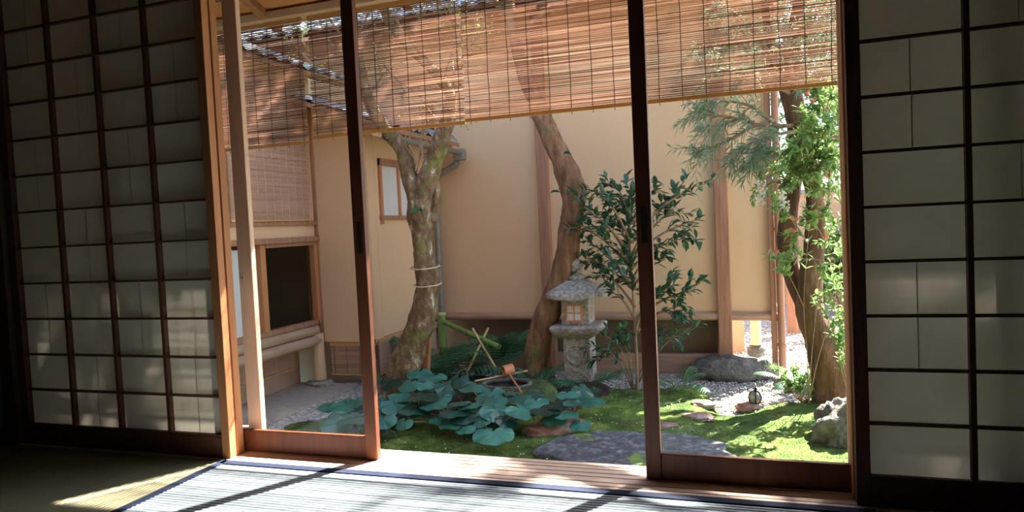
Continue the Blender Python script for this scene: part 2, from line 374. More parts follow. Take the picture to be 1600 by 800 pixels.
# paper doors
HW, HH = .2197, .131
def shoji(name, label, x0):
    """x0: inner edge of paper at the left"""
    x1 = x0 + 4*HW; y0, y1 = YF, YF+.030; st = .032
    d = thing(name, label, 'sliding paper door', ((x0+x1)/2, YF+.015, 0), kind='structure')
    zs = [HC + (6.02-i)*HH for i in range(-1, 12)]
    zb, zt = zs[-1], zs[0] + .0
    B(x0-st, x0, y0, y1, 0, 1.80).build('stile', M['lattice'], d, smooth=False, bevel=.0015)
    B(x1, x1+st, y0, y1, 0, 1.80).build('stile', M['jamb'] if x0 < 0 else M['lattice'], d, smooth=False, bevel=.0015)
    B(x0, x1, y0+.002, y1-.002, 0, zb-.004).build('bottom_rail', M['lattice'], d, smooth=False, bevel=.0015)
    B(x0, x1, y0+.002, y1-.002, zt+.06, 1.80).build('top_rail', M['lattice'], d, smooth=False, bevel=.0015)
    B(x0, x1, y0+.004, y0+.018, zb-.004, zb+.004).build('muntin', M['lattice'], d, smooth=False)
    for k in (1, 2, 3):
        xx = x0+k*HW
        B(xx-.0062, xx+.0062, y0+.003, y0+.021, zb+.004, zt+.06).build('muntin', M['lattice'], d, smooth=False)
    for z in zs[:-1]:
        B(x0, x1, y0+.006, y0+.019, z-.0036, z+.0036).build('muntin', M['lattice'], d, smooth=False)
    pp = B(x0-.004, x1+.004, y0+.0215, y0+.0222, zb-.006, zt+.07).build('paper', M['paper'], d, smooth=False)
    sm = MB(); rr = random.Random(int(abs(x0)*100))
    for i in range(len(zs)-1):
        for k in range(4):
            if (i//2 + k) % 2 == 0:
                xx = x0 + (k+.5)*HW + rr.uniform(-.004, .004)
                sm.box(xx-.0012, xx+.0012, y0+.0208, y0+.0213, zs[i+1]+.004, zs[i]-.004)
    sm.build('paper_seam', M['seam'], pp, smooth=False)
    return d
shoji('door_1', 'left sliding paper door with dark wooden grid of small panes, beside the dark corner', -2.561)
shoji('door_2', 'right sliding paper door with dark wooden grid, at the right edge of the room', .2577)

# glass doors
def glass_door(name, label, x0, x1, y0, y1, m, zb=.074, pull=None, lock=None, st=.042):
    d = thing(name, label, 'sliding glass door', ((x0+x1)/2, (y0+y1)/2, 0), kind='structure')
    B(x0, x0+st, y0, y1, 0, 1.80).build('stile', m, d, smooth=False, bevel=.0025)
    right = B(x1-st, x1, y0, y1, 0, 1.80).build('stile', m, d, smooth=False, bevel=.0025)
    B(x0+st, x1-st, y0+.004, y1-.002, 0, zb).build('bottom_rail', m, d, smooth=False, bevel=.003)
    B(x0+st, x1-st, y0+.004, y1-.002, 1.76, 1.80).build('top_rail', m, d, smooth=False, bevel=.003)
    B(x0+st, x1-st, (y0+y1)/2-.0015, (y0+y1)/2+.0015, zb, 1.76).build('glass_pane', M['glass'], d, smooth=False)
    if pull:
        h = B(pull-.008, pull+.008, y0-.0012, y0+.004, .66, .76).build('finger_pull', M['black'], d, smooth=False, bevel=.001)
    if lock:
        l = B(lock-.007, lock+.007, y0-.002, y0+.003, .575, .605).build('latch_plate', M['brass'], d, smooth=False, bevel=.001)
        MB().lathe([(.003, 0), (.003, .002)], (lock, y0-.004, .59), 10).build('keyhole', M['black'], l)
    return d
glass_door('door_3', 'left sliding glass door with dark red wooden frame, near track', -2.06, -1.145, 1.942, 1.965, M['frame'], pull=-1.166)
glass_door('door_4', 'right sliding glass door with dark red wooden frame, near track', -.297, .62, 1.942, 1.965, M['frame'], pull=-.276)
glass_door('door_5', 'left outer glass door whose pale stile carries a small latch', -2.52, -1.605, 1.972, 1.995, M['post_pale'], lock=-1.645, st=.056)
glass_door('door_6', 'right outer glass door with pale brown stile beside the right paper door', .222, 1.15, 1.972, 1.995, M['post_pale'], st=.03)

# ------------------------------------------------------------------ eave of the house
def xbar(x0, x1, y0, z0, y1, z1, th): # sloping board between (y0,z0) and (y1,z1), thickness th upward
    return MB().hexa([(x0, y0, z0), (x1, y0, z0), (x1, y1, z1), (x0, y1, z1)], [(x0, y0, z0+th), (x1, y0, z0+th), (x1, y1, z1+th), (x0, y1, z1+th)])
ev = thing('house_eave', 'low wooden eave with boarded soffit above the hanging blinds', 'eave', (-.6, 2.05, 1.95), kind='structure')
xbar(-2.95, 2.6, 1.99, 1.975, 2.79, 1.699, .04).build('soffit_board', M['soffit'], ev, smooth=False)
xbar(-2.95, 2.6, 1.99, 2.02, 2.81, 1.742, .04).build('roof_cover', M['tile'], ev, smooth=False)
for x in (-2.55, -2.03, -1.36, -.7, -.03, .64, 1.3, 1.9, 2.5):
    xbar(x-.02, x+.02, 2.0, 1.935, 2.78, 1.666, .034).build('rafter', M['timber'], ev, smooth=False)
for y in (2.22, 2.42, 2.58):
    z = 1.975 - (y-1.99)*.345
    xbar(-2.95, 2.6, y-.012, z-.008, y+.012, z-.016, .014).build('batten', M['timber_x'], ev, smooth=False)
eb = B(-2.95, 2.6, 2.67, 2.735, 1.692, 1.728).build('eave_beam', M['eavebeam'], ev, smooth=False, bevel=.004)

tag(B(1.75, 1.85, 2.05, 2.66, -.055, 1.9).build('wall_blocker', M['wall'], smooth=False), 'ochre wall added out of view to dim the right paper door', 'wall', kind='structure')  # added beyond the frame to keep side light off the right paper door
# ------------------------------------------------------------------ bamboo blinds
def blind(name, label, a, b, ztop, zbot, pitch, frac, m, mbar, mthread, cords, group, seed, bars=True, barh=.016, normal=None, segs=.16, thick=.0005):
    """a,b: plan end points (x,y); hangs between ztop and zbot"""
    rr = random.Random(seed)
    a, b = V((*a, 0)), V((*b, 0)); d = b-a; L = d.length; d.normalize(); nrm = V((d.y, -d.x, 0))
    t = thing(name, label, 'bamboo blind', ((a.x+b.x)/2, (a.y+b.y)/2, ztop), group=group)
    g = MB(); n = int((ztop-zbot)/pitch); k = max(3, int(L/segs))
    for i in range(n):
        z = ztop - (i+.5)*pitch + rr.uniform(-.1, .1)*pitch
        h = pitch*frac*rr.uniform(.72, 1.25); ph = rr.uniform(0, 100); tw = rr.uniform(-.0007, .0007)
        if rr.random() < .05: h *= .5
        o = len(g.v)
        e0 = rr.uniform(-.006, .004); e1 = rr.uniform(-.004, .006)
        for j in range(k+1):
            u = e0 + (L+e1-e0)*j/k
            zz = z + pitch*.22*noise.noise(V((u*1.6, ph, 0))) + tw*(j/k-.5)
            hh = h*(1+.25*noise.noise(V((u*2.2, ph+9, 3))))
            off = .0012*noise.noise(V((u*2, ph, 7)))
            c = a + d*u + nrm*off
            for q, w in ((-.5, -1), (-.5, 1), (.5, 1), (.5, -1)):
                g.v.append(tuple(c + nrm*w*thick*.5 + V((0, 0, zz+q*hh))))
        for j in range(k):
            for q in range(4):
                w = (q+1) % 4
                g.f.append((o+j*4+q, o+j*4+w, o+(j+1)*4+w, o+(j+1)*4+q))
        g.f.append((o+3, o+2, o+1, o)); e = o+k*4; g.f.append((e, e+1, e+2, e+3))
    g.build('slat_sheet', m, t, smooth=False)
    if bars:
        for nm, z0, z1 in (('bottom_bar', zbot-barh, zbot), ('top_bar', ztop, ztop+.02)):
            g = MB(); c0 = a-d*.004; c1 = b+d*.004
            g.bar(c0+V((0, 0, (z0+z1)/2)), c1+V((0, 0, (z0+z1)/2)), .006, z1-z0).build(nm, mbar, t, smooth=False, bevel=.0015)
    for j in range(cords):
        g = MB()
        u = L*(j+.25)/(cords-.5)
        c = a + d*u
        for w in (-1, 1):
            pts = []
            for q in range(9):
                z = ztop + (zbot-.012-ztop)*q/8
                cc = c + nrm*w*.0022 + d*.004*noise.noise(V((u*7, q*.7, seed)))
                pts.append((cc.x, cc.y, z, .0011))
            g.tube(pts, 4)
        cc = c + nrm*-.003
        g.tube([(cc.x, cc.y, zbot-.004, .0016), (cc.x, cc.y, zbot-.026, .0012)], 4)
        g.build('binding_cord', mthread, t)
    return t
HB = 'bamboo blinds hanging from the eave'
blind('bamboo_blind', 'leftmost hanging bamboo blind, the one hanging a little lower than its neighbours', (-2.78, 2.69), (-1.845, 2.69), 1.665, 1.145, .0078, .72, M['slat'], M['bamboo_bar'], M['thread'], 12, HB, 1)
blind('bamboo_blind', 'middle hanging bamboo blind, the narrow one in front of the forked tree', (-1.825, 2.71), (-1.10, 2.71), 1.672, 1.166, .0078, .63, M['slat'], M['bamboo_bar'], M['thread'], 10, HB, 2)
blind('bamboo_blind', 'wide hanging bamboo blind at the right, in front of the ochre wall', (-1.09, 2.70), (2.0, 2.70), 1.672, 1.172, .0078, .63, M['slat'], M['bamboo_bar'], M['thread'], 37, HB, 3)

# ------------------------------------------------------------------ ground
def inside(p, poly):
    x, y = p; c = False; n = len(poly)
    for i in range(n):
        (x1, y1), (x2, y2) = poly[i], poly[i-1]
        if (y1 > y) != (y2 > y) and x < (x2-x1)*(y-y1)/(y2-y1)+x1: c = not c
    return c
def edged(p, poly):
    b = 9
    for i in range(len(poly)):
        x1, y1 = poly[i]; x2, y2 = poly[i-1]
        dx, dy = x2-x1, y2-y1; l = dx*dx+dy*dy or 1e-9
        t = max(0, min(1, ((p[0]-x1)*dx+(p[1]-y1)*dy)/l))
        b = min(b, math.hypot(p[0]-x1-t*dx, p[1]-y1-t*dy))
    return b
def gz(lst, z=G): return [tuple(PZ(x, y, z).xy) for x, y in lst]
moss_poly = [(-2.9, 2.12)] + gz([(404, 673), (440, 659), (486, 646), (530, 636), (575, 622), (640, 604), (760, 600), (900, 606), (985, 612), (1040, 609), (1082, 607), (1108, 617), (1112, 632), (1128, 650), (1168, 648), (1200, 637), (1262, 628), (1330, 606), (1420, 600)]) + [(1.9, 2.12)]
soil_poly = gz([(520, 660), (545, 636), (596, 618), (640, 596), (700, 590), (760, 596), (830, 600), (905, 604), (950, 606), (968, 622), (935, 638), (935, 652), (893, 660), (840, 664), (790, 684), (730, 684), (672, 668), (598, 672), (560, 672)])
def surf(poly, step, hfun, name, m, label, cat, kind, blades=0, bl=(.006, .014), seed=1):
    rr = random.Random(seed)
    xs = [p[0] for p in poly]; yy = [p[1] for p in poly]
    x0, x1, y0, y1 = min(xs)-.02, max(xs)+.02, min(yy)-.02, max(yy)+.02
    nx, ny = int((x1-x0)/step)+1, int((y1-y0)/step)+1
    g = MB(); idx = {}
    def z_at(x, y):
        dd = edged((x, y), poly)
        return hfun(x, y, dd) if inside((x, y), poly) else hfun(x, y, -dd)
    for i in range(nx+1):
        for j in range(ny+1):
            x, y = x0+i*step, y0+j*step
            if inside((x, y), poly) or edged((x, y), poly) < step*1.2:
                idx[i, j] = len(g.v); g.v.append((x, y, z_at(x, y)))
    for i in range(nx):
        for j in range(ny):
            q = [(i, j), (i+1, j), (i+1, j+1), (i, j+1)]
            if all(k in idx for k in q): g.f.append(tuple(idx[k] for k in q))
    c = 0
    while c < blades:
        # denser towards the viewer
        x, y = rr.uniform(x0, x1), y0 + (y1-y0)*rr.random()**1.3
        if not inside((x, y), poly): continue
        if name == 'moss' and inside((x, y), soil_poly): c += 1; continue
        c += 1; z = z_at(x, y)-.001; a = rr.uniform(0, 6.28); L = rr.uniform(*bl)
        d = V((math.cos(a)*.5, math.sin(a)*.5, 1)).normalized(); sd = V((-math.sin(a), math.cos(a), 0))
        g.blade((x, y, z), d, sd, L, L*.5)
    return tag(g.build(name, m, angle=180), label, cat, kind=kind)
def moss_h(x, y, d):
    base = .045*(1-math.exp(-max(d, 0)/.08)) + .022*noise.noise(V((x*3.1, y*3.1, 0))) + .012*noise.noise(V((x*9, y*9, 2))) + .008*noise.noise(V((x*26, y*26, 5)))
    if d < 0: base = -.03
    return G + base
def soil_h(x, y, d):
    base = .062*(1-math.exp(-max(d, 0)/.07)) + .02*noise.noise(V((x*3.1, y*3.1, 0))) + .012*noise.noise(V((x*14, y*14, 4)))
    if d < 0: base = -.02
    return G + .008 + base
gb = MB(); gx0, gx1, gy0, gy1 = -3.6, 6.0, 1.2, 13.0
gb.add([(gx0, gy0, G-.03), (gx1, gy0, G-.03), (gx1, gy1, G-.03), (gx0, gy1, G-.03)], [(0, 1, 2, 3)])
gb.add([(gx0, gy0, G-.2), (gx1, gy0, G-.2), (gx1, gy1, G-.2), (gx0, gy1, G-.2)], [(3, 2, 1, 0)])
tag(gb.build('ground', M['gravelbed'], smooth=False), 'pale grey gravel bed of the courtyard garden', 'ground', kind='structure')
surf(moss_poly, .022, moss_h, 'moss', M['moss'], 'green moss carpet in front of the threshold', 'moss', 'stuff', blades=52000, bl=(.004, .009), seed=3)
surf(soil_poly, .035, soil_h, 'soil', M['soil'], 'dark brown soil bed under the round-leaved plants', 'soil', 'structure', seed=4)
# pebbles
g = MB(); rr = random.Random(11); n = 0
t_ = (1+5**.5)/2
ICO_V = [V(v).normalized() for v in ((-1, t_, 0), (1, t_, 0), (-1, -t_, 0), (1, -t_, 0), (0, -1, t_), (0, 1, t_), (0, -1, -t_), (0, 1, -t_), (t_, 0, -1), (t_, 0, 1), (-t_, 0, -1), (-t_, 0, 1))]
ICO_F = [(0, 11, 5), (0, 5, 1), (0, 1, 7), (0, 7, 10), (0, 10, 11), (1, 5, 9), (5, 11, 4), (11, 10, 2), (10, 7, 6), (7, 1, 8), (3, 9, 4), (3, 4, 2), (3, 2, 6), (3, 6, 8), (3, 8, 9), (4, 9, 5), (2, 4, 11), (6, 2, 10), (8, 6, 7), (9, 8, 1)]
def pebble(g, x, y, z, r, rr):
    sx, sy, sz = r*rr.uniform(.8, 1.4), r*rr.uniform(.8, 1.3), r*rr.uniform(.6, .9); a = rr.uniform(0, 6.28); ca, sa = math.cos(a), math.sin(a)
    vs = []
    for v in ICO_V:
        k = rr.uniform(.85, 1.12); q = V((v.x*sx*k, v.y*sy*k, v.z*sz*k))
        vs.append((x+q.x*ca-q.y*sa, y+q.x*sa+q.y*ca, z+q.z))
    g.add(vs, ICO_F)
while n < 19000:
    u = rr.random()
    if u < .30: x, y = rr.uniform(-2.75, -2.0), rr.uniform(3.2, 4.5)
    elif u < .75: x, y = rr.uniform(-2.4, .45), rr.uniform(4.3, 5.4)
    else: x, y = rr.uniform(-.25, 1.5), rr.uniform(4.5, 8)
    n += 1
    if inside((x, y), moss_poly) and edged((x, y), moss_poly) > .02: continue
    if y > 5.28 and x < .17 and not (x > -.2 and y > 5.6): continue
    r = rr.uniform(.0045, .0095)*(1 if y < 5.6 else 1.3)
    pebble(g, x, y, G-.026+r*.3, r, rr)
def bank_x(y):
    ks = [(2.9, -2.60), (3.4, -2.50), (3.8, -2.38), (4.36, -2.08)]
    for (a, xa), (b_, xb) in zip(ks[:-1], ks[1:]):
        if y <= b_: return xa+(xb-xa)*max(0, (y-a)/(b_-a))
    return ks[-1][1]
bk = MB(); nb = 20
for i in range(nb+1):
    y = 2.9+1.46*i/nb
    for x, z in ((-2.70, -.350), (-2.62, -.352), ((-2.62+bank_x(y))/2, -.366), (bank_x(y), G+.03), (bank_x(y)+.02, G-.03)): bk.v.append((x, y, z))
for i in range(nb):
    for q in range(4): bk.f.append((i*5+q, i*5+q+1, i*5+q+6, i*5+q+5))
tag(bk.build('gravel_bank', M['gravelbed'], angle=180), 'sloping gravel verge between the earth strip and the moss at the left', 'ground', kind='structure')
for _ in range(2600):
    y = rr.uniform(2.95, 4.34); u = rr.random(); x0 = -2.655; x1 = bank_x(y); x = x0+(x1-x0)*u
    zz = -.351 + (G+.03+.351)*u**1.3
    pebble(g, x, y, zz+.002, rr.uniform(.004, .0085), rr)
tag(g.build('gravel', M['pebble'], angle=180), 'loose pale pebbles strewn over the courtyard', 'gravel', kind='stuff')

# ------------------------------------------------------------------ left wing of the house (facades A, B, C)
XA, YB, XC, YW = -2.92, 4.28, -2.48, 5.36
wing = thing('garden_wing', 'ochre plastered house wing at the left with window, log sill and tiled eave', 'building', (XA, YB, G))
def zA(px, py): return PX(px, py, XA).z
# facade A
B(XA-.10, XA, 2.05, 4.30, .71, 1.86).build('wall_panel', M['wall'], wing, smooth=False)
B(XA-.02, XA+.022, 2.05, 4.285, .795, .822).build('rail', M['timber'], wing, smooth=False, bevel=.003)
B(XA-.02, XA+.032, 2.05, 4.29, .680, .716).build('rail', M['timber'], wing, smooth=False, bevel=.003)
B(XA-.05, XA+.014, 4.235, 4.279, .10, .68).build('window_jamb', M['jamb'], wing, smooth=False, bevel=.003)
B(XA-.05, XA+.010, 3.665, 3.715, .10, .68).build('window_jamb', M['jamb'], wing, smooth=False, bevel=.003)
B(XA-.05, XA+.010, 3.72, 4.23, .655, .68).build('window_rail', M['timber'], wing, smooth=False, bevel=.002)
B(XA-.05, XA+.014, 2.05, 4.25, .095, .128).build('window_sill', M['timber'], wing, smooth=False, bevel=.003)
B(XA-.032, XA-.028, 3.715, 4.235, .128, .655).build('window_pane', M['darkglass'], wing, smooth=False)
B(XA-.032, XA-.026, 2.05, 3.665, .128, .655).build('paper_panel', M['paper_white'], wing, smooth=False)
for y in (2.65, 3.15): B(XA-.03, XA-.015, y, y+.02, .128, .655).build('window_mullion', M['jamb'], wing, smooth=False)
B(XA-.75, XA-.7, 2.05, 4.3, -.05, 1.2).build('inner_wall', M['interior'], wing, smooth=False)
B(XA-.75, XA-.1, 2.05, 4.3, 1.2, 1.25).build('inner_ceiling', M['interior'], wing, smooth=False)
B(XA-.75, XA-.1, 4.301, 4.34, -.05, 1.25).build('inner_wall', M['interior'], wing, smooth=False)
B(XA-.75, XA-.034, 2.0, 2.049, -.05, 1.25).build('inner_wall', M['interior'], wing, smooth=False)
B(XA-.55, XA-.5, 3.98, 4.03, .0, 1.2).build('inner_post', M['interior'], wing, smooth=False)
B(XA-.75, XA-.1, 2.05, 4.3, .02, .06).build('inner_floor', M['interior'], wing, smooth=False)
B(XA-.60, XA-.35, 3.78, 3.97, .06, .22).build('inner_chest', M['interior'], wing, smooth=False, bevel=.01)
MB().tube([(XA-.02, 2.05, .058, .042), (XA-.02, 3.2, .060, .041), (XA-.02, 4.24, .056, .040)], 14).build('upper_log', M['log'], wing)
MB().tube([(XA+.012, 2.05, -.012, .036), (XA+.012, 3.2, -.010, .036), (XA+.012, 4.22, -.014, .034)], 14).build('lower_log', M['log'], wing)
MB().tube([(XA+.005, 4.225, -.295, .047), (XA+.005, 4.225, -.1, .042), (XA+.005, 4.225, .03, .042)], 16).build('corner_post', M['palewood'], wing)
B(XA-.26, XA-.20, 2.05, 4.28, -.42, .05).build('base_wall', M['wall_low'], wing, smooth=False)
# facade B
zb = P(530, 534, YB).z
B(XA-.03, XC-.001, YB, YB+.10, zb, 1.62).build('wall_panel', M['wall'], wing, smooth=False)
B(XA-.005, XA+.025, YB-.012, YB+.02, zb, 1.62).build('wall_post', M['timber'], wing, smooth=False, bevel=.003)
B(XA-.03, XC, YB+.002, YB+.10, zb-.022, zb).build('wall_sill', M['timber'], wing, smooth=False)
B(XA-.3, XC-.06, YB+.13, YB+.18, G, zb-.02).build('base_wall', M['interior'], wing, smooth=False)
# facade C
B(XC-.10, XC, YB+.101, YW-.001, -.015, 1.40).build('wall_panel', M['wall'], wing, smooth=False)
B(XC-.10, XC-.005, YB, YW, -.035, -.015).build('wall_sill', M['timber'], wing, smooth=False)
B(XC-.16, XC-.11, YB+.2, YW, G, -.03).build('base_wall', M['interior'], wing, smooth=False)
B(XC-.02, XC+.014, 5.10, YW-.02, -.09, -.035).build('rail', M['timber_x'], wing, smooth=False, bevel=.006)
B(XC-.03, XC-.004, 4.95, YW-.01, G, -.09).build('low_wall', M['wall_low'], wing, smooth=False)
cw = MB(); wy0, wy1, wz0, wz1 = 4.43, 5.02, .81, 1.245
wf = B(XC-.004, XC+.024, wy0, wy1, wz1-.05, wz1).build('window_frame', M['timber'], wing, smooth=False, bevel=.003)
B(XC-.004, XC+.024, wy0-.012, wy1+.02, wz0, wz0+.028).build('window_sill', M['timber'], wing, smooth=False, bevel=.003)
for y in (wy0, wy1-.025, 4.70): B(XC-.004, XC+.02, y, y+.026, wz0-.03 if y == wy0 else wz0+.028, wz1-.05 if y == 4.70 else wz1).build('window_jamb', M['jamb'], wing, smooth=False, bevel=.002)
B(XC-.002, XC+.004, wy0, wy1, wz0+.02, wz1-.03).build('window_pane', M['paper_white'], wing, smooth=False)
# eaves of the wing
def ybar(x0, z0, x1, z1, y0, y1, th):
    return MB().hexa([(x0, y0, z0), (x1, y0, z1), (x1, y1, z1), (x0, y1, z0)], [(x0, y0, z0+th), (x1, y0, z1+th), (x1, y1, z1+th), (x0, y1, z0+th)])
ybar(-3.0, 1.665, -2.2, 1.375, YB-.25, YW-.08, .03).build('soffit_board', M['timber'], wing, smooth=False)
for k in range(5):
    y = YB - .1 + k*.24
    ybar(-2.55, 1.475, -2.21, 1.35, y-.016, y+.016, .03).build('rafter', M['jamb'], wing, smooth=False)
def tiles(x0, z0, x1, z1, y0, y1, pitch):
    g = MB(); n = max(1, int((y1-y0)/pitch)); w = (y1-y0)/n
    for i in range(n):
        c = y0+(i+.5)*w
        for a, b in ((0, 1),):
            rows = 5
            for r in range(rows):
                ta, tb = r/rows, (r+1)/rows
                xa, za = x0+(x1-x0)*ta, z0+(z1-z0)*ta; xb, zb_ = x0+(x1-x0)*tb, z0+(z1-z0)*tb
                lift = .012
                o = len(g.v); m = 7
                for (xx, zz) in ((xa, za+.002), (xb, zb_+lift)):
                    for q in range(m):
                        s = q/(m-1); yy = c + (s-.5)*w
                        g.v.append((xx, yy, zz + .028*abs(math.sin(math.pi*s*1.0))**2))
                for q in range(m-1): g.f.append((o+q, o+q+1, o+m+q+1, o+m+q))
                # front lip
                o2 = len(g.v)
                for q in range(m):
                    x, y, z = g.v[o+m+q]; g.v.append((x, y, z-.022))
                for q in range(m-1): g.f.append((o+m+q, o+m+q+1, o2+q+1, o2+q))
    return g
tiles(-3.25, 1.80, -2.22, 1.425, YB-.25, YW-.08, .14).build('roof_tiles', M['tile'], wing, angle=50)
ybar(-4.9, 2.50, -2.80, 1.80, 2.3, YB+.36, .03).build('soffit_board', M['timber'], wing, smooth=False)
tiles(-4.9, 2.57, -2.76, 1.835, 2.3, YB+.38, .14).build('roof_tiles', M['tile'], wing, angle=50)
# gutter and downpipe
gt = MB(); gx, gzv = -2.18, 1.34; rows = []
for y in (YB-.25, YW-.10):
    for q in range(9):
        a = math.pi*q/8; rows.append((gx - .036*math.cos(a), y, gzv - .036*math.sin(a)))
for y in (YB-.25, YW-.10):
    for q in range(9):
        a = math.pi*(8-q)/8; rows.append((gx - .032*math.cos(a), y, gzv - .032*math.sin(a)))
fs = []
for q in range(8): fs += [(q, q+1, 9+q+1, 9+q), (18+q, 18+q+1, 27+q+1, 27+q)]
gt.add(rows, fs); gt.add([r for r in rows[9:18]], [tuple(range(9))]); gt.build('gutter', M['gutter'], wing)
yb = YW-.13
B(gx-.042, gx+.042, yb-.045, yb+.035, gzv-.075, gzv+.012).build('gutter_box', M['gutter'], wing, smooth=False, bevel=.006)
MB().tube([(gx-.02, yb, gzv-.085, .026), (gx-.05, yb, gzv-.112, .028), (gx-.12, yb+.01, gzv-.145, .027), (gx-.19, yb+.02, gzv-.165, .027), (gx-.235, yb+.03, gzv-.20, .027), (gx-.245, yb+.035, gzv-.26, .026), (gx-.25, yb+.035, .6, .025), (gx-.25, yb+.035, -.25, .025)], 14).build('downpipe', M['gutter'], wing)
for z in (.95, .2): MB().lathe([(.030, 0), (.030, .02)], (gx-.25, yb+.035, z), 14).build('pipe_bracket', M['gutter'], wing)

ug = 'blinds fixed to the left house wing'
blind('bamboo_blind', 'pinkish fine-reed blind above the dark window of the left house wing', (XA+.03, 3.40), (XA+.03, 4.205), 1.75, .836, .0062, .80, M['slat_pink'], M['bamboo_bar'], M['thread_pale'], 11, ug, 21, barh=.012)
blind('bamboo_blind', 'fine-reed blind above the white paper panel of the left house wing', (XA+.03, 2.5), (XA+.03, 3.38), 1.75, .836, .0062, .80, M['slat_pink'], M['bamboo_bar'], M['thread_pale'], 11, ug, 22, barh=.012)
blind('bamboo_screen', 'low bamboo screen in the shadow under the log sill', (XA-.15, 2.6), (XA-.15, 4.16), -.06, -.20, .0075, .85, M['slat_pink'], M['bamboo_bar'], M['thread_pale'], 10, ug, 23, barh=.012)
blind('bamboo_screen', 'low bamboo screen under the narrow ochre wall beside the pale corner post', (XA+.075, YB-.006), (XC-.01, YB-.006), zb-.026, -.262, .0085, .80, M['slat_pink'], M['bamboo_bar'], M['thread'], 4, ug, 24, barh=.012)
blind('bamboo_screen', 'low bamboo screen under the small-windowed wall behind the forked tree', (XC+.004, YB+.02), (XC+.004, 4.95), -.04, -.262, .0085, .80, M['slat_pink'], M['bamboo_bar'], M['thread_pale'], 6, ug, 25, barh=.012)

# earthen strip and stones along the wing
st = MB(); e = [(-3.2, 2.9), (-2.66, 2.9), (-2.655, 3.4), (-2.63, 3.9), (-2.62, 4.22), (-2.66, 4.30), (-3.2, 4.30)]
st.add([(x, y, -.335) for x, y in e]+[(x, y, G-.04) for x, y in e], [tuple(range(7))]+[(i, 7+i, 7+(i+1) % 7, (i+1) % 7) for i in range(7)])
tag(st.build('earth_strip', M['earth'], smooth=False, bevel=.01), 'packed earth strip along the foot of the left wing', 'ground', kind='structure')
# ------------------------------------------------------------------ far wall building
far = thing('plaster_building', 'long ochre plastered building front with timber posts and tiled roof behind the garden', 'building', (-1.15, YW, G))
XR = .19
B(-5.0, -.195, YW, YW+.10, .0, 2.40).build('wall_panel', M['wall'], far, smooth=False)
B(-.195, XR-.05, YW+.001, YW+.10, .0, 2.40).build('wall_panel', M['wall'], far, smooth=False)
MB().tube([(XC+.02, YW-.012, -.002, .030), (-1.2, YW-.012, -.008, .031), (-.24, YW-.012, -.012, .031)], 12).build('bottom_rail', M['timber_x'], far)
MB().tube([(-.16, YW-.012, -.014, .031), (XR-.02, YW-.012, -.018, .031)], 12).build('bottom_rail', M['timber_x'], far)
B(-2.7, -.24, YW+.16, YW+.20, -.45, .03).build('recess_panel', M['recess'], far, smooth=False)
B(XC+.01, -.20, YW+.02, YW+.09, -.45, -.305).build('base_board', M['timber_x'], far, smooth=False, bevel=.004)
B(-2.7, -.235, YW+.02, YW+.20, .03, .05).build('sun_cover', M['recess'], far, smooth=False)  # added cover, stops sun from entering behind the wall
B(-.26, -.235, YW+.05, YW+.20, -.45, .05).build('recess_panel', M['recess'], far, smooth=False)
def tpost(nm, x0, x1, z0, z1, m): return B(x0, x1, YW-.05, YW+.04, z0, z1).build(nm, m, far, smooth=False, bevel=.006)
tpost('post', -1.575, -1.487, -.43, 2.38, M['timber'])
tpost('post', -.246, -.150, -.335, 2.38, M['timber'])
tpost('post', .118, .158, -.40, 2.38, M['timber'])
B(XC-.02, XC+.03, YW-.03, YW+.02, -.43, 1.75).build('post', M['lattice'], far, smooth=False, bevel=.004)
MB().tube([(.185, YW-.06, -.41, .026), (.185, YW-.06, 2.28, .026)], 14).build('downpipe', M['timber'], far)
for z in (-.22, .6): MB().lathe([(.030, 0), (.030, .022)], (.185, YW-.06, z), 14).build('pipe_bracket', M['timber'], far)
MB().tube([(.012, YW+.5, -.31, .042), (.012, YW+.5, -.02, .040)], 14).build('stub_post', M['palewood'], far)
B(-.6, .17, YW+.05, YW+.24, -.01, .05).build('floor_beam', M['timber_x'], far, smooth=False)  # widened under the wall to keep sun off the boulder
B(-1.0, -.08, YW+.9, YW+.94, G-.05, 0).build('back_panel', M['wall_low'], far, smooth=False)
MB().ball((.012, YW+.5, -.36), .07, .06, .055, .2, seed=8).build('footing_stone', M['rock'], far)
xbar(-5.0, .30, 4.86, 2.265, 5.45, 2.48, .03).build('soffit_board', M['timber'], far, smooth=False)
xbar(-5.0, .30, 5.40, 2.54, 6.1, 2.28, .03).build('soffit_board', M['timber'], far, smooth=False)
for k in range(16):
    x = -4.76+k*.33
    xbar(x-.018, x+.018, 4.90, 2.245, 5.38, 2.42, .03).build('rafter', M['timber'], far, smooth=False)
def tilesx(x0, x1, y0, z0, y1, z1, pitch):
    g = tiles(y0, z0, y1, z1, x0, x1, pitch)
    g.v = [(y, x, z) for x, y, z in g.v]; g.f = [f[::-1] for f in g.f]; return g
tilesx(-5.0, .30, 5.43, 2.58, 4.82, 2.325, .14).build('roof_tiles', M['tile'], far, angle=50)
tilesx(-5.0, .30, 5.41, 2.58, 6.12, 2.325, .14).build('roof_tiles', M['tile'], far, angle=50)
MB().tube([(-5.0, 5.42, 2.61, .05), (.31, 5.42, 2.61, .05)], 12).build('ridge_tile', M['tile'], far)

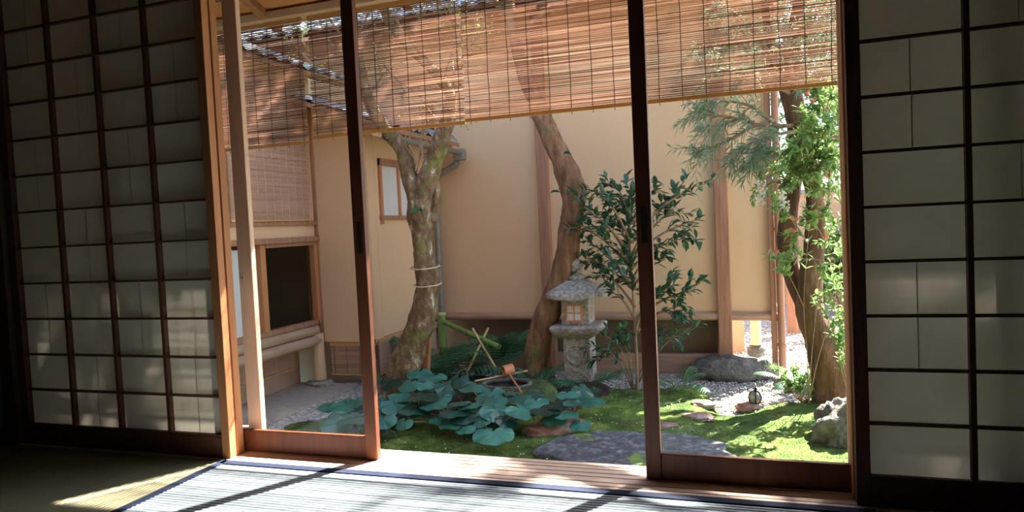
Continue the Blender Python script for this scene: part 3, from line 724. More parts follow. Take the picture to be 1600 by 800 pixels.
# yard beyond on the right
yard = thing('boundary_wall', 'clay boundary wall far behind the right-hand trunk, topped by a pale fence rail', 'wall', (2.0, 9.6, G))
B(-.8, 5.5, 9.6, 9.75, G-.1, .95).build('wall_panel', M['wall_low'], yard, smooth=False)
B(-.8, 5.5, 9.55, 9.80, .95, 1.0).build('coping', M['tile'], yard, smooth=False)
for z in (1.12, 1.3): B(-.8, 5.5, 9.64, 9.70, z, z+.035).build('fence_rail', M['eavebeam'], yard, smooth=False)
for k in range(9): B(-.7+k*.75, -.66+k*.75, 9.65, 9.69, 1.0, 1.36).build('fence_post', M['eavebeam'], yard, smooth=False)
tag(MB().tube([(*PZ(1241, 519, G-.02)[:2], G-.05, .065), (*PZ(1241, 519, G-.02)[:2], .15, .06)], 14).build('timber_stub', M['timber'], loc=(*PZ(1241, 519, G)[:2], G)), 'short round timber stub in sunlit gravel, left of the reddish trunk', 'post')

# ------------------------------------------------------------------ stones
def stone(name, label, cat, c, rx, ry, rz, m, seed, amp=.25, flat=None, freq=1.8, pw=1, rot=0):
    g = MB().ball((0, 0, 0), rx, ry, rz, amp, freq, seed, 36, 22, flat, pw)
    ca, sa = math.cos(rot), math.sin(rot)
    g.v = [(c[0]+x*ca-y*sa, c[1]+x*sa+y*ca, c[2]+z) for x, y, z in g.v]
    o = g.build(name, m, angle=180, loc=c); return tag(o, label, cat)
def gp(px, py, z=G): p = PZ(px, py, z); return p
p = gp(1140, 596); stone('boulder', 'large grey boulder carrying the timber post of the back wall', 'boulder', (p.x, YW-.08, -.41), .30, .20, .115, M['rock'], 3, .22)
p = gp(876, 668, -.37); stone('stepping_stone', 'reddish flat stone lying between the round leaves and the dark slab', 'stone', (p.x, p.y, -.39), .215, .10, .055, M['rock_red'], 5, .3, rot=.35)
p = gp(985, 702, -.36); stone('stepping_slab', 'wide dark slab with moss in its cracks, just outside the threshold', 'stone', (p.x+.02, p.y-.02, -.375), .44, .27, .045, M['rock_dark'], 6, .22, flat=.02, pw=.7)
p = gp(1102, 631, -.38); stone('stepping_stone', 'small flat stone at the gravel edge behind the right glass door, farthest of three', 'stone', (p.x, p.y, -.385), .082, .055, .022, M['rock_red'], 7, .3)
p = gp(1090, 650, -.37); stone('stepping_stone', 'middle one of three pale flat stones in the moss behind the right glass door', 'stone', (p.x, p.y, -.378), .094, .058, .024, M['rock_red'], 8, .3)
p = gp(1044, 666, -.37); stone('stepping_stone', 'flat stone half hidden by the right glass door stile, nearest of three', 'stone', (p.x, p.y, -.376), .085, .05, .024, M['rock_red'], 9, .3)
p = gp(1318, 670, -.33); stone('rock', 'rugged grey rock at the foot of the reddish trunk', 'rock', (p.x, p.y-.02, -.34), .15, .15, .17, M['rock'], 10, .4)
p = gp(1180, 632, -.40); sk = (p.x, p.y)
stone('flat_stone', 'low flat stone in gravel under the rope-bound marker stone', 'stone', (p.x, p.y, -.415), .115, .07, .035, M['rock_red'], 11, .25, flat=.022)
for px, py, rx, lb in ((1222, 600, .055, 'small grey stone at the foot of the back wall downpipe'), (1244, 607, .07, 'small grey stone right of the downpipe foot, among fern leaves')):
    p = gp(px, py); stone('garden_stone', lb, 'stone', (p.x, p.y, -.415), rx, .05, .045, M['rock'], px, .3)
p = gp(486, 596, -.335); stone('footing_stone', 'pale flat stone under the corner post of the left wing', 'stone', (XA+.005, 4.225, -.325), .10, .07, .034, M['granite'], 13, .2, flat=.024)
p = gp(598, 594, -.38); stone('kerb_stone', 'pale kerb stone below the low bamboo screen at the left', 'stone', (-2.66, 4.36, -.39), .16, .05, .05, M['granite'], 14, .2, pw=.7)
p = gp(925, 600); 
# rope-bound marker stone
mk = thing('marker_stone', 'fist-sized round stone bound with black rope, on a flat stone in gravel', 'stone', (sk[0], sk[1], -.395))
MB().ball((sk[0], sk[1], -.358), .033, .033, .037, .12, seed=15).build('stone_body', M['granite'], mk, angle=180)
g = MB()
for ax in (0, 1):
    pts = []
    for q in range(25):
        a = 2*math.pi*q/24; c, s = math.cos(a)*.035, math.sin(a)*.039
        pts.append((sk[0]+(c if ax == 0 else .004), sk[1]+(.0 if ax == 0 else c), -.358+s, .0040))
    g.tube(pts, 6)
g.tube([(sk[0], sk[1], -.321, .007), (sk[0]+.004, sk[1], -.309, .010), (sk[0]+.008, sk[1], -.299, .004)], 8)
g.build('rope', M['rope'], mk)

# ------------------------------------------------------------------ stone lantern
YL = 4.62
def zL(py): return P(900, py, YL).z
def xL(px, py): return P(px, py, YL).x
cx = (xL(876, 490)+xL(919, 490))/2+.004; hw = (xL(919, 490)-xL(876, 490))/2; cy = YL+hw
lan = thing('stone_lantern', 'grey granite garden lantern with small paper window and round relief on its shaft', 'lantern', (cx, cy, G))
def frust(m, specs, nm, bev=.006):
    g = MB()
    for i in range(len(specs)-1):
        (a, z0), (b, z1) = specs[i], specs[i+1]
        g.hexa([(cx-a, cy-a, z0), (cx+a, cy-a, z0), (cx+a, cy+a, z0), (cx-a, cy+a, z0)], [(cx-b, cy-b, z1), (cx+b, cy-b, z1), (cx+b, cy+b, z1), (cx-b, cy+b, z1)])
    return g.build(nm, m, lan, smooth=False, bevel=bev)
frust(M['granite'], [(hw*1.55, G-.04), (hw*1.45, G+.045)], 'base')
z_sh0, z_sh1 = G+.045, zL(529)
B(cx-hw*.98, cx+hw*.98, cy-hw*.98, cy+hw*.98, z_sh0, z_sh1).build('shaft', M['granite'], lan, smooth=False, bevel=.008)
g = MB(); dz = zL(554)
prof = [(.074, 0), (.072, .013), (.060, .015), (.056, .007), (.0, .007)]
o = len(g.v); n = 32
for r, h in prof[:-1]:
    for j in range(n):
        a = 2*math.pi*j/n; g.v.append((cx-.004+r*math.cos(a), cy-hw*.98-h, dz+r*math.sin(a)))
for i in range(3):
    for j in range(n): g.f.append((i*n+j, i*n+(j+1) % n, (i+1)*n+(j+1) % n, (i+1)*n+j))
g.f.append(tuple(3*n+j for j in range(n))); g.build('disc_relief', M['granite'], lan)
z_pl0, z_pl1 = zL(529), zL(508)
frust(M['granite'], [(hw*1.05, z_sh1), (hw*1.55, zL(522)), (hw*1.80, zL(514)), (hw*1.72, z_pl1)], 'platform', .01)
z_b1 = zL(468)
lb = B(cx-hw, cx+hw, cy-hw, cy+hw, z_pl1, z_b1).build('light_box', M['granite'], lan, smooth=False, bevel=.006)
wx0, wx1, wz0, wz1 = cx-hw*.66, cx+hw*.58, zL(503), zL(475)
yf = cy-hw
for a in ((wx0, wx1, wz1-.012, wz1), (wx0, wx1, wz0, wz0+.012), (wx0, wx0+.012, wz0+.012, wz1-.012), (wx1-.012, wx1, wz0+.012, wz1-.012)):
    B(a[0], a[1], yf-.010, yf+.001, a[2], a[3]).build('window_frame', M['ladle'], lan, smooth=False, bevel=.001)
mx, mz = (wx0+wx1)/2, (wz0+wz1)/2
B(mx-.003, mx+.003, yf-.007, yf, wz0+.012, wz1-.012).build('window_bar', M['ladle'], lan, smooth=False)
B(wx0+.012, wx1-.012, yf-.007, yf, mz-.003, mz+.003).build('window_bar', M['ladle'], lan, smooth=False)
B(wx0+.01, wx1-.01, yf-.003, yf-.0005, wz0+.01, wz1-.01).build('window_paper', M['paper_white'], lan, smooth=False)
sy = cy
g = MB(); n = 20
o = len(g.v)
for j in range(n): a = 2*math.pi*j/n; g.v.append((cx+hw+.004, sy+.042*math.cos(a), mz+.048*math.sin(a)))
for j in range(n): a = 2*math.pi*j/n; g.v.append((cx+hw+.004, sy+.032*math.cos(a), mz+.038*math.sin(a)))
for j in range(n): g.f.append((j, (j+1) % n, n+(j+1) % n, n+j))
g.build('round_window', M['ladle'], lan, smooth=False)
# roof: square cap with upturned corners
zr0, zr1 = z_b1, zL(439); rw = hw*2.08
g = MB(); N = 24
def corner(r, t):      # superellipse ring
    a = 2*math.pi*t/N + math.pi/4; c, s = math.cos(a), math.sin(a)
    k = (abs(c)**5+abs(s)**5)**(-1/5); return V((c*k*r, s*k*r, 0)), (abs(c*s)*2)**4
rings = [(hw*.9, zr0-.002, 0), (rw*.97, zr0+.004, .5), (rw, zr0+.028, 1), (rw*.94, zr0+.046, .7), (rw*.72, zr0+(zr1-zr0)*.62, .25), (rw*.46, zr0+(zr1-zr0)*.92, 0), (rw*.36, zr1, 0)]
for r, z, up in rings:
    for t in range(N):
        v, k = corner(r, t); g.v.append((cx+v.x, cy+v.y, z + up*k*.018 + .004*noise.noise(v*20)))
for i in range(len(rings)-1):
    for t in range(N): g.f.append((i*N+t, i*N+(t+1) % N, (i+1)*N+(t+1) % N, (i+1)*N+t))
g.f.append(tuple(reversed(range(N)))); g.f.append(tuple((len(rings)-1)*N+t for t in range(N)))
g.build('roof', M['granite'], lan, angle=50)
zf = zr1; hF = zL(405)-zr1
MB().lathe([(.056, -.004), (.062, .008), (.058, .026), (.040, hF*.27), (.028, hF*.33), (.040, hF*.42), (.046, hF*.58), (.046, hF*.76), (.034, hF*.92), (.018, hF*.985), (.004, hF)], (cx, cy, zf), 20).build('finial', M['granite'], lan, angle=60)

# ------------------------------------------------------------------ water basin, spout, ladle
bc = PZ(792, 602, -.27)
bas = thing('water_basin', 'mossy rock basin holding dark water beneath the bamboo spout', 'basin', (bc.x, bc.y, G))
g = MB()
N = 40; rings = []
def rk(a, r, z, am): return (bc.x+.05+(r*1.25)*math.cos(a)*(1+am*noise.noise(V((math.cos(a)*1.5, math.sin(a)*1.5, z*4)))), bc.y+r*math.sin(a)*(1+am*noise.noise(V((math.cos(a)*1.5+7, math.sin(a)*1.5, z*4)))), z)
prof = [(.24, G-.03, .2), (.255, G+.05, .25), (.235, -.30, .25), (.19, -.265, .3), (.125, -.262, .1), (.113, -.275, .05), (.10, -.33, .05)]
for r, z, am in prof:
    for j in range(N):
        a = 2*math.pi*j/N; x, y, zz = rk(a, r, z, am)
        if r <= .125: x -= .05
        g.v.append((x, y, zz + (.018*noise.noise(V((x*9, y*9, 0))) if .12 < r < .25 else 0)))
for i in range(len(prof)-1):
    for j in range(N): g.f.append((i*N+j, i*N+(j+1) % N, (i+1)*N+(j+1) % N, (i+1)*N+j))
g.f.append(tuple((len(prof)-1)*N+j for j in range(N)))
g.build('rock_body', M['rock_moss'], bas, angle=70)
g = MB(); pts = []
for j in range(37):
    a = 2*math.pi*j/36; pts.append((bc.x+.150*math.cos(a), bc.y+.120*math.sin(a), -.262+.004*noise.noise(V((a*2, 0, 0))), .012))
g.tube(pts, 8).build('stone_rim', M['rock'], bas)
g = MB(); g.add([(bc.x+.142*math.cos(2*math.pi*j/32), bc.y+.114*math.sin(2*math.pi*j/32), -.274) for j in range(32)], [tuple(range(32))]); g.build('water', M['water'], bas, smooth=False)

YS = 4.72
a, b = PZ(742, 596, -.247), PZ(824, 581, -.247)
rest = tag(MB().tube([(a.x, a.y, -.245, .006), (b.x, b.y, -.240, .0065)], 10).build('bamboo_rod', M['bamboo_dry'], loc=(a.x, a.y, -.25)), 'thin bamboo rod laid across the water basin under the ladle', 'rod')
ld = PZ(794, 578, -.203)
lad = thing('wooden_ladle', 'small reddish wooden water ladle resting on the bamboo rod', 'ladle', (ld.x, ld.y, ld.z))
ax = V((-.72, -.62, -.12)).normalized(); e1, e2 = perp(ax)
g = MB(); n = 22; c0 = ld - ax*.034; c1 = ld + ax*.034
for cc, r in ((c0, .034), (c1, .036), (c1, .031), (c0+ax*.008, .029)):
    for j in range(n): t = 2*math.pi*j/n; g.v.append(tuple(cc+(e1*math.cos(t)+e2*math.sin(t))*r))
for i in range(3):
    for j in range(n): g.f.append((i*n+j, i*n+(j+1) % n, (i+1)*n+(j+1) % n, (i+1)*n+j))
g.f.append(tuple(reversed(range(n)))); g.f.append(tuple(3*n+j for j in range(n)))
g.build('cup', M['ladle'], lad, angle=50)
h0, h1 = ld+V((.012, -.02, -.02)), PZ(815, 613, -.253)
MB().tube([(*(h0+V((0, 0, 0))), .0055), (*h1, .006)], 8).build('handle', M['ladle'], lad)

up0 = P(690, 489, YS); r_up = .030
sp = thing('bamboo_spout', 'green bamboo water spout on an upright bamboo pipe', 'spout', (up0.x, YS, G))
MB().tube([(up0.x-.002, YS, G-.05, r_up), (up0.x, YS, -.15, r_up), (up0.x, YS, -.145, r_up*1.06), (up0.x, YS, -.14, r_up), (up0.x, YS, up0.z, r_up)], 16).build('upright_pipe', M['bamboo_green'], sp)
MB().lathe([(r_up*1.08, 0), (r_up*1.08, .016)], (up0.x, YS, up0.z-.014), 16).build('pale_band', M['bamboo_dry'], sp)
s0, s1 = P(694, 503, YS-.02), P(780, 542, 4.52)
g = MB(); d = (s1-s0).normalized(); e1, e2 = perp(d); n = 14
ringz = [(s0, .019), (s0+(s1-s0)*.45, .019), (s0+(s1-s0)*.455, .0205), (s0+(s1-s0)*.46, .019), (s1, .019), (s1, .013), (s1-d*.06, .013)]
for c, r in ringz:
    for j in range(n): t = 2*math.pi*j/n; g.v.append(tuple(c+(e1*math.cos(t)+e2*math.sin(t))*r))
for i in range(len(ringz)-1):
    for j in range(n): g.f.append((i*n+j, i*n+(j+1) % n, (i+1)*n+(j+1) % n, (i+1)*n+j))
g.f.append(tuple((len(ringz)-1)*n+j for j in range(n)))
g.build('spout_pipe', M['bamboo_green'], sp, angle=50)
tr = thing('bamboo_trestle', 'two crossed dry bamboo sticks tied with black cord, propping the spout', 'trestle', (*P(750, 545, 4.55)[:2], G))
def zfix(p, z): p = V(p); p.z = z; return p
t1a, t1b = P(732, 577, 4.50), P(763, 512, 4.60); t2a, t2b = P(774, 574, 4.58), P(738, 513, 4.54)
t1a.z = t2a.z = G-.005 if False else t1a.z
for a, b in ((t1a, t1b), (t2a, t2b)):
    d = (b-a); a2 = a - d*.35
    pts = [(*a2, .0085), (*(a+d*.28), .0085), (*(a+d*.285), .0100), (*(a+d*.29), .0085), (*b, .0085)]
    MB().tube(pts, 10).build('stick', M['bamboo_dry'], tr)
g = MB(); kc = P(751, 531, 4.565); kc2 = P(749, 536, 4.565)
for c in (kc, kc2):
    pts = []
    for q in range(13):
        a = 2*math.pi*q/12; pts.append((c.x+.020*math.cos(a), c.y+.016*math.sin(a), c.z+.012*math.cos(a), .0035))
    g.tube(pts, 6)
g.build('black_cord', M['rope'], tr)

# ------------------------------------------------------------------ trees
def pxpath(lst, Y, k=5, dY=None):
    """lst: (px,py,radius_px[,Y]) -> smooth list of x,y,z,r in metres"""
    out = []
    for q in lst:
        yy = q[3] if len(q) > 3 else Y
        p = P(q[0], q[1], yy); sc_ = (p-CAM).dot(CW)/F
        out.append((p.x, p.y, p.z, q[2]*sc_*.93))
    return catmull(out, k)
def ground_foot(path, z=G-.06, flare=1):
    """extend a trunk down into the ground with a root flare"""
    x, y, zz, r = path[0]
    if zz > z:
        return [(x-.01, y, z, r*(1+.5*flare)), (x, y, z+(zz-z)*.3, r*(1+.28*flare)), (x, y, z+(zz-z)*.65, r*(1+.1*flare))] + path
    return path
def twigs(g, leafg, start, dirv, L, r, depth, rr, leaf=None, grav=0, spread=.9):
    """recursive twig; adds leaves along end twigs through leaf(callback)"""
    n = 5; pts = []; p = V(start); d = V(dirv).normalized()
    nodes_ = []
    for i in range(n+1):
        pts.append((p.x, p.y, p.z, r*(1-.65*i/n)))
        nodes_.append((p.copy(), d.copy()))
        d = (d + V((rr.uniform(-1, 1), rr.uniform(-1, 1), rr.uniform(-1, 1)))*.22 + V((0, 0, grav))*.1).normalized()
        p = p + d*(L/n)
    g.tube(pts, 5 if r > .004 else 4)
    if depth > 0:
        for i in range(1, n+1):
            for _ in range(1 if i < n else 2):
                if rr.random() < .85:
                    q, dd = nodes_[i]
                    e1, e2 = perp(dd); a = rr.uniform(0, 6.28)
                    nd = (dd + (e1*math.cos(a)+e2*math.sin(a))*spread).normalized()
                    twigs(g, leafg, q, nd, L*rr.uniform(.45, .65), r*.5, depth-1, rr, leaf, grav, spread)
    if leaf:
        for i in range(1, n+1): leaf(leafg, nodes_[i][0], nodes_[i][1], rr, depth)
def rnd_dir(rr):
    while True:
        v = V((rr.uniform(-1, 1), rr.uniform(-1, 1), rr.uniform(-1, 1)))
        if .1 < v.length < 1: return v.normalized()

# --- forked lichened tree on the left
T1Y = 4.08
t1 = thing('forked_tree', 'leaning lichen-covered tree that forks below the middle blind', 'tree', (*PZ(612, 640, G)[:2], G))
tr1 = MB()
main = pxpath([(617, 625, 31), (626, 592, 27), (641, 545, 25), (658, 500, 23), (667, 462, 21), (667, 428, 20), (662, 395, 19), (659, 362, 19), (656, 335, 21), (655, 312, 20)], T1Y)
tr1.tube(ground_foot(main), 18, .22, 9, 1)
lf = pxpath([(655, 335, 16), (647, 300, 15), (639, 272, 14), (634, 248, 13.5), (626, 228, 13), (610, 210, 12), (592, 188, 11, 4.0), (574, 150, 10, 3.95), (562, 105, 9, 3.9), (556, 60, 8, 3.9), (548, 0, 7, 3.9), (540, -80, 6, 3.9)], T1Y)
rt = pxpath([(656, 335, 17), (663, 303, 17), (668, 280, 16.5), (677, 255, 16), (688, 228, 15), (695, 203, 14), (702, 172, 12), (704, 150, 10), (692, 128, 9), (668, 100, 8.5), (640, 75, 8), (615, 45, 7.5), (598, 10, 7), (580, -60, 6)], T1Y)
tr1.tube(lf, 14, .22, 10, 2); tr1.tube(rt, 14, .25, 10, 3)
side = pxpath([(664, 372, 9), (676, 340, 9), (681, 312, 8), (680, 290, 7), (674, 270, 9)], T1Y+.03)
tr1.tube(side, 10, .2, 10, 4)
tr1.build('trunk', M['bark_moss'], t1, angle=180)
g = MB(); lg = MB(); rr = random.Random(5)
def budleaf(lg, p, d, rr, depth):
    if rr.random() < .30:
        e = (d + rnd_dir(rr)*.9).normalized(); lg.leaf(p, e, rnd_dir(rr), rr.uniform(.012, .028), rr.uniform(.008, .014))
for q in [(662, 246, 641, 204, 5), (650, 268, 662, 205, 4), (704, 150, 745, 30, 5), (692, 128, 720, 20, 4), (668, 100, 600, 60, 4), (640, 75, 660, -20, 4), (592, 188, 520, 100, 5), (574, 150, 640, 90, 4), (562, 105, 500, 20, 4), (600, 101, 644, 190, 3), (556, 60, 610, -40, 4), (562, 105, 470, 95, 4), (704, 160, 760, 120, 4)]:
    a = P(q[0], q[1], T1Y-.02); b = P(q[2], q[3], T1Y-.08 + rr.uniform(-.2, .2)); sc_ = .0037
    twigs(g, lg, a, b-a, (b-a).length, q[4]*sc_*.62, 2 if q[3] > 50 else 3, rr, budleaf, grav=.1)
g.build('twig', M['twig'], t1); lg.build('bud_leaf', M['ylw'], t1, smooth=False)
g = MB()
for py, px, r in ((417, 664, 21), (444, 668, 20)):
    c = P(px, py, T1Y); sc_ = r/F*(c-CAM).dot(CW)
    g.tube([(c.x+sc_*1.08*math.cos(a*.3307), c.y+sc_*1.08*math.sin(a*.3307), c.z+.01*math.sin(a*.33), .0042) for a in range(20)], 6)
g.build('straw_tie', M['tie'], t1)
g = MB(); rr = random.Random(9); c = P(655, 330, T1Y-.09)
for k in range(14):
    a = rr.uniform(0, 6.28); d = V((math.cos(a), -.5, .9)).normalized()
    g.blade(c, d, V((1, 0, 0)), rr.uniform(.04, .08), .006, .7)
g.build('grass_tuft', M['fern'], t1, smooth=False)

# --- slender bent tree in the middle
T2Y = 4.72
t2 = thing('bent_tree', 'bent brown trunk with a mossy knuckle, standing before the lantern', 'tree', (*PZ(835, 592, G)[:2], G))
tb = MB()
main2 = pxpath([(832, 594, 18), (835, 560, 18.5), (844, 522, 19.5), (858, 482, 21), (874, 443, 20.5), (884, 405, 20), (890, 368, 19), (894, 335, 19), (897, 312, 20), (894, 290, 22), (886, 268, 21), (876, 245, 18), (862, 217, 17), (850, 190, 16), (838, 160, 15), (826, 130, 13.5), (814, 98, 12), (806, 65, 11), (799, 30, 10), (793, -20, 10), (790, -90, 9), (800, -200, 8)], T2Y)
tb.tube(ground_foot(main2, flare=.35), 18, .16, 9, 6)
kn = P(903, 297, T2Y-.01); tb.ball(kn, .045, .05, .055, .25, 3, 4, 14, 10)
root = pxpath([(856, 510, 10), (853, 545, 9), (855, 572, 9), (860, 598, 11)], T2Y+.08); tb.tube(root, 10, .15, 9, 7)
br2 = pxpath([(799, 30, 6), (760, -10, 5), (700, -60, 4.5)], T2Y); tb.tube(br2, 8, .1)
br3 = pxpath([(806, 65, 6), (850, 20, 5), (930, -10, 4.5), (1010, -60, 4)], T2Y); tb.tube(br3, 8, .1)
br4 = pxpath([(874, 240, 5), (864, 200, 4), (850, 170, 3)], T2Y); tb.tube(br4, 6, .1)
tb.build('trunk', M['bark_brown'], t2, angle=180)
g = MB(); lg = MB(); rr = random.Random(15)
def crownleaf(lg, p, d, rr, depth):
    for _ in range(2):
        e = (d + rnd_dir(rr)*1.1).normalized(); lg.leaf(p, e, rnd_dir(rr), rr.uniform(.05, .085), rr.uniform(.022, .034))
c_top = V(main2[-1][:3])
def crown(g, lg, base, blobs, rr, leaf, r0=.03, tw=5, tl=.5):
    for bx, by, bz, rad in blobs:
        b = V((bx, by, bz)); base_ = V(base); mid = (b+base_)/2 + V((rr.uniform(-.1, .1), rr.uniform(-.1, .1), .12))
        g.tube(catmull([(*base_, r0), (*mid, r0*.7), (*b, r0*.4)], 4), 6)
        for k in range(tw):
            twigs(g, lg, mid*.25 + b*.75 + rnd_dir(rr)*rad*.3, rnd_dir(rr)+V((0, 0, .2)), rad*tl*2, .007, 2, rr, leaf)
crown(g, lg, c_top, [(-1.5, 4.2, 3.3, .5), (-1.0, 4.9, 3.5, .5), (-.5, 4.4, 3.4, .5), (-.4, 5.0, 3.2, .45), (-.9, 3.8, 3.6, .45), (-1.9, 4.8, 3.2, .45), (-1.7, 5.6, 3.5, .5), (-1.2, 5.5, 3.9, .45), (-2.1, 5.3, 3.4, .4)], rr, crownleaf)  # crown out of view, clusters placed to shade left paper door and wing
g.build('branch', M['twig'], t2); lg.build('foliage', M['crown'], t2, smooth=False)
g = MB(); c = P(893, 300, T2Y-.1); rr = random.Random(19)
for q in ((893, 300), (868, 300), (885, 240)):
    c = P(q[0], q[1], T2Y-.085); g = MB()
    for k in range(7):
        a = rr.uniform(0, 6.28); g.blade(c, V((math.cos(a), -.4, .8)).normalized(), V((1, 0, 0)), rr.uniform(.03, .06), .005, .8)
    g.build('grass_tuft', M['fern'], t2, smooth=False)

# --- reddish yew-like tree on the right
T3Y = 4.42
t3 = thing('needle_tree', 'thick reddish trunk of the needle-leaved tree at the right, with drooping sprays', 'tree', (*PZ(1300, 650, G)[:2], G))
tb = MB()
m3 = pxpath([(1302, 640, 34), (1300, 600, 31), (1292, 562, 29), (1281, 530, 26), (1270, 500, 23), (1265, 470, 22), (1265, 440, 20), (1270, 405, 18), (1275, 370, 17), (1276, 335, 16), (1273, 300, 15), (1263, 262, 15), (1256, 225, 14), (1249, 190, 13), (1243, 150, 12), (1238, 110, 12), (1240, 60, 11), (1248, 0, 10), (1252, -90, 9), (1245, -220, 8)], T3Y)
tb.tube(ground_foot(m3), 20, .16, 8, 11)
m3b = pxpath([(1262, 490, 12), (1247, 455, 14), (1235, 420, 15), (1231, 385, 15.5), (1231, 345, 15), (1236, 305, 14), (1242, 265, 12), (1243, 220, 11), (1230, 160, 9), (1212, 100, 8), (1200, 40, 7), (1190, -60, 6)], T3Y+.10)
tb.tube(m3b, 16, .16, 8, 12)
tb.build('trunk', M['bark_red'], t3, angle=180)
g = MB(); lg = MB(); rr = random.Random(31)
def needles(lg, p, d, rr, n=5, L=(.045, .075)):
    e1, e2 = perp(d)
    for k in range(n):
        a = rr.uniform(0, 6.28); dd = (d*.75 + (e1*math.cos(a)+e2*math.sin(a))*.75).normalized()
        lg.blade(p, dd, dd.cross(rnd_dir(rr)).normalized(), rr.uniform(*L), .0075, .25)
def spray(path, rad, nside, L, dens=1):
    """needle-leaved spray along a pixel path"""
    pts = pxpath(path, T3Y, 6); g.tube(pts, 6)
    for i in range(3, len(pts)):
        p = V(pts[i][:3]); d = (p-V(pts[i-1][:3])).normalized()
        needles(lg, p, d, rr, 3)
        if rr.random() < nside:
            e1, e2 = perp(d); a = rr.uniform(0, 6.28)
            sd = (d*.9 + (e1*math.cos(a)+e2*math.sin(a))*.8 + V((0, 0, -.25))).normalized()
            q = p.copy(); LL = L*rr.uniform(.6, 1.2); n = 5; tp = []
            for k in range(n+1):
                tp.append((q.x, q.y, q.z, .003*(1-.6*k/n))); needles(lg, q, sd, rr, int(3.4*dens))
                sd = (sd + rnd_dir(rr)*.2 + V((0, 0, -.08))).normalized(); q = q + sd*LL/n
            g.tube(tp, 4)
spray([(1246, 196, 4), (1215, 197, 3.5, 4.35), (1180, 195, 3, 4.3), (1150, 185, 2.5, 4.25), (1110, 178, 1.5, 4.2), (1094, 172, 1, 4.2)], 0, .6, .16)
spray([(1180, 195, 3, 4.3), (1150, 212, 2.5, 4.25), (1120, 228, 2, 4.2), (1088, 234, 1.2, 4.2)], 0, .6, .14)
spray([(1256, 205, 4), (1225, 208, 3, 4.3), (1190, 216, 2.5, 4.22), (1165, 228, 2, 4.18), (1146, 250, 1.2, 4.15)], 0, .6, .15)
spray([(1190, 216, 2.5, 4.22), (1180, 235, 1.8, 4.18), (1172, 255, 1, 4.18)], 0, .9, .13)
spray([(1205, 190, 3, 4.35), (1170, 165, 2.5, 4.3), (1130, 158, 1.5, 4.25), (1105, 160, 1, 4.2)], 0, .6, .15)
spray([(1150, 185, 2.5, 4.25), (1125, 195, 1.5, 4.2), (1098, 198, 1, 4.2)], 0, .9, .12)
for q in [((1243, 150), (1180, 120), (1115, 105)), ((1240, 110), (1160, 70), (1090, 70)), ((1240, 90), (1200, 60), (1150, 30)), ((1245, 60), (1280, 30), (1300, -10)), ((1245, 150), (1280, 120), (1315, 95)), ((1250, 180), (1290, 170), (1320, 140)), ((1212, 100), (1170, 40), (1120, 0)), ((1243, 130), (1210, 110), (1170, 100)), ((1248, 20), (1220, -20), (1150, -50)), ((1250, 0), (1330, -40), (1420, -60)), ((1243, 140), (1225, 60), (1215, 20)), ((1240, 120), (1260, 90), (1290, 60)), ((1256, 225), (1300, 205), (1335, 190)), ((1246, 265), (1215, 240), (1195, 232))]:
    spray([(*q[0], 4), (*q[1], 3, T3Y+rr.uniform(-.3, .2)), (*q[2], 1.5, T3Y+rr.uniform(-.5, .3))], 0, 1.0, .17, 1.4)
def needleclump(lg, p, d, rr, depth): needles(lg, p, d, rr, 4, (.05, .085))
crown(g, lg, V(m3[-1][:3]), [(2.7, 4.1, 3.4, .45), (2.35, 4.6, 3.4, .5), (2.5, 4.0, 3.2, .45), (2.2, 4.9, 3.6, .5), (1.5, 5.0, 3.6, .4), (2.7, 4.5, 3.5, .5)], rr, needleclump, tw=4)  # crown out of view, clusters placed to shade the right paper door
g.build('branch', M['twig'], t3); lg.build('foliage', M['needle'], t3, smooth=False)

# --- added tree beyond the back wall, crown placed to shade the moss
rr = random.Random(77)
t4 = thing('added_shade_tree', 'leafy tree added behind the back wall at the right to shade the moss', 'tree', (1.45, 6.6, G))
MB().tube(ground_foot(catmull([(1.45, 6.6, G+.1, .09), (1.40, 6.55, .6, .075), (1.30, 6.4, 1.5, .06), (1.1, 6.2, 2.2, .045)], 5)), 12, .15, 8, 21).build('trunk', M['bark_brown'], t4, angle=180)
g = MB(); lg = MB()
crown(g, lg, (1.1, 6.2, 2.2), [(.65, 5.85, 2.72, .30), (.95, 5.85, 2.78, .28), (.9, 6.2, 3.15, .35), (.35, 5.9, 2.85, .3), (.45, 6.3, 3.1, .3)], rr, crownleaf, tw=8)
g.build('branch', M['twig'], t4); lg.build('foliage', M['crown'], t4, smooth=False)
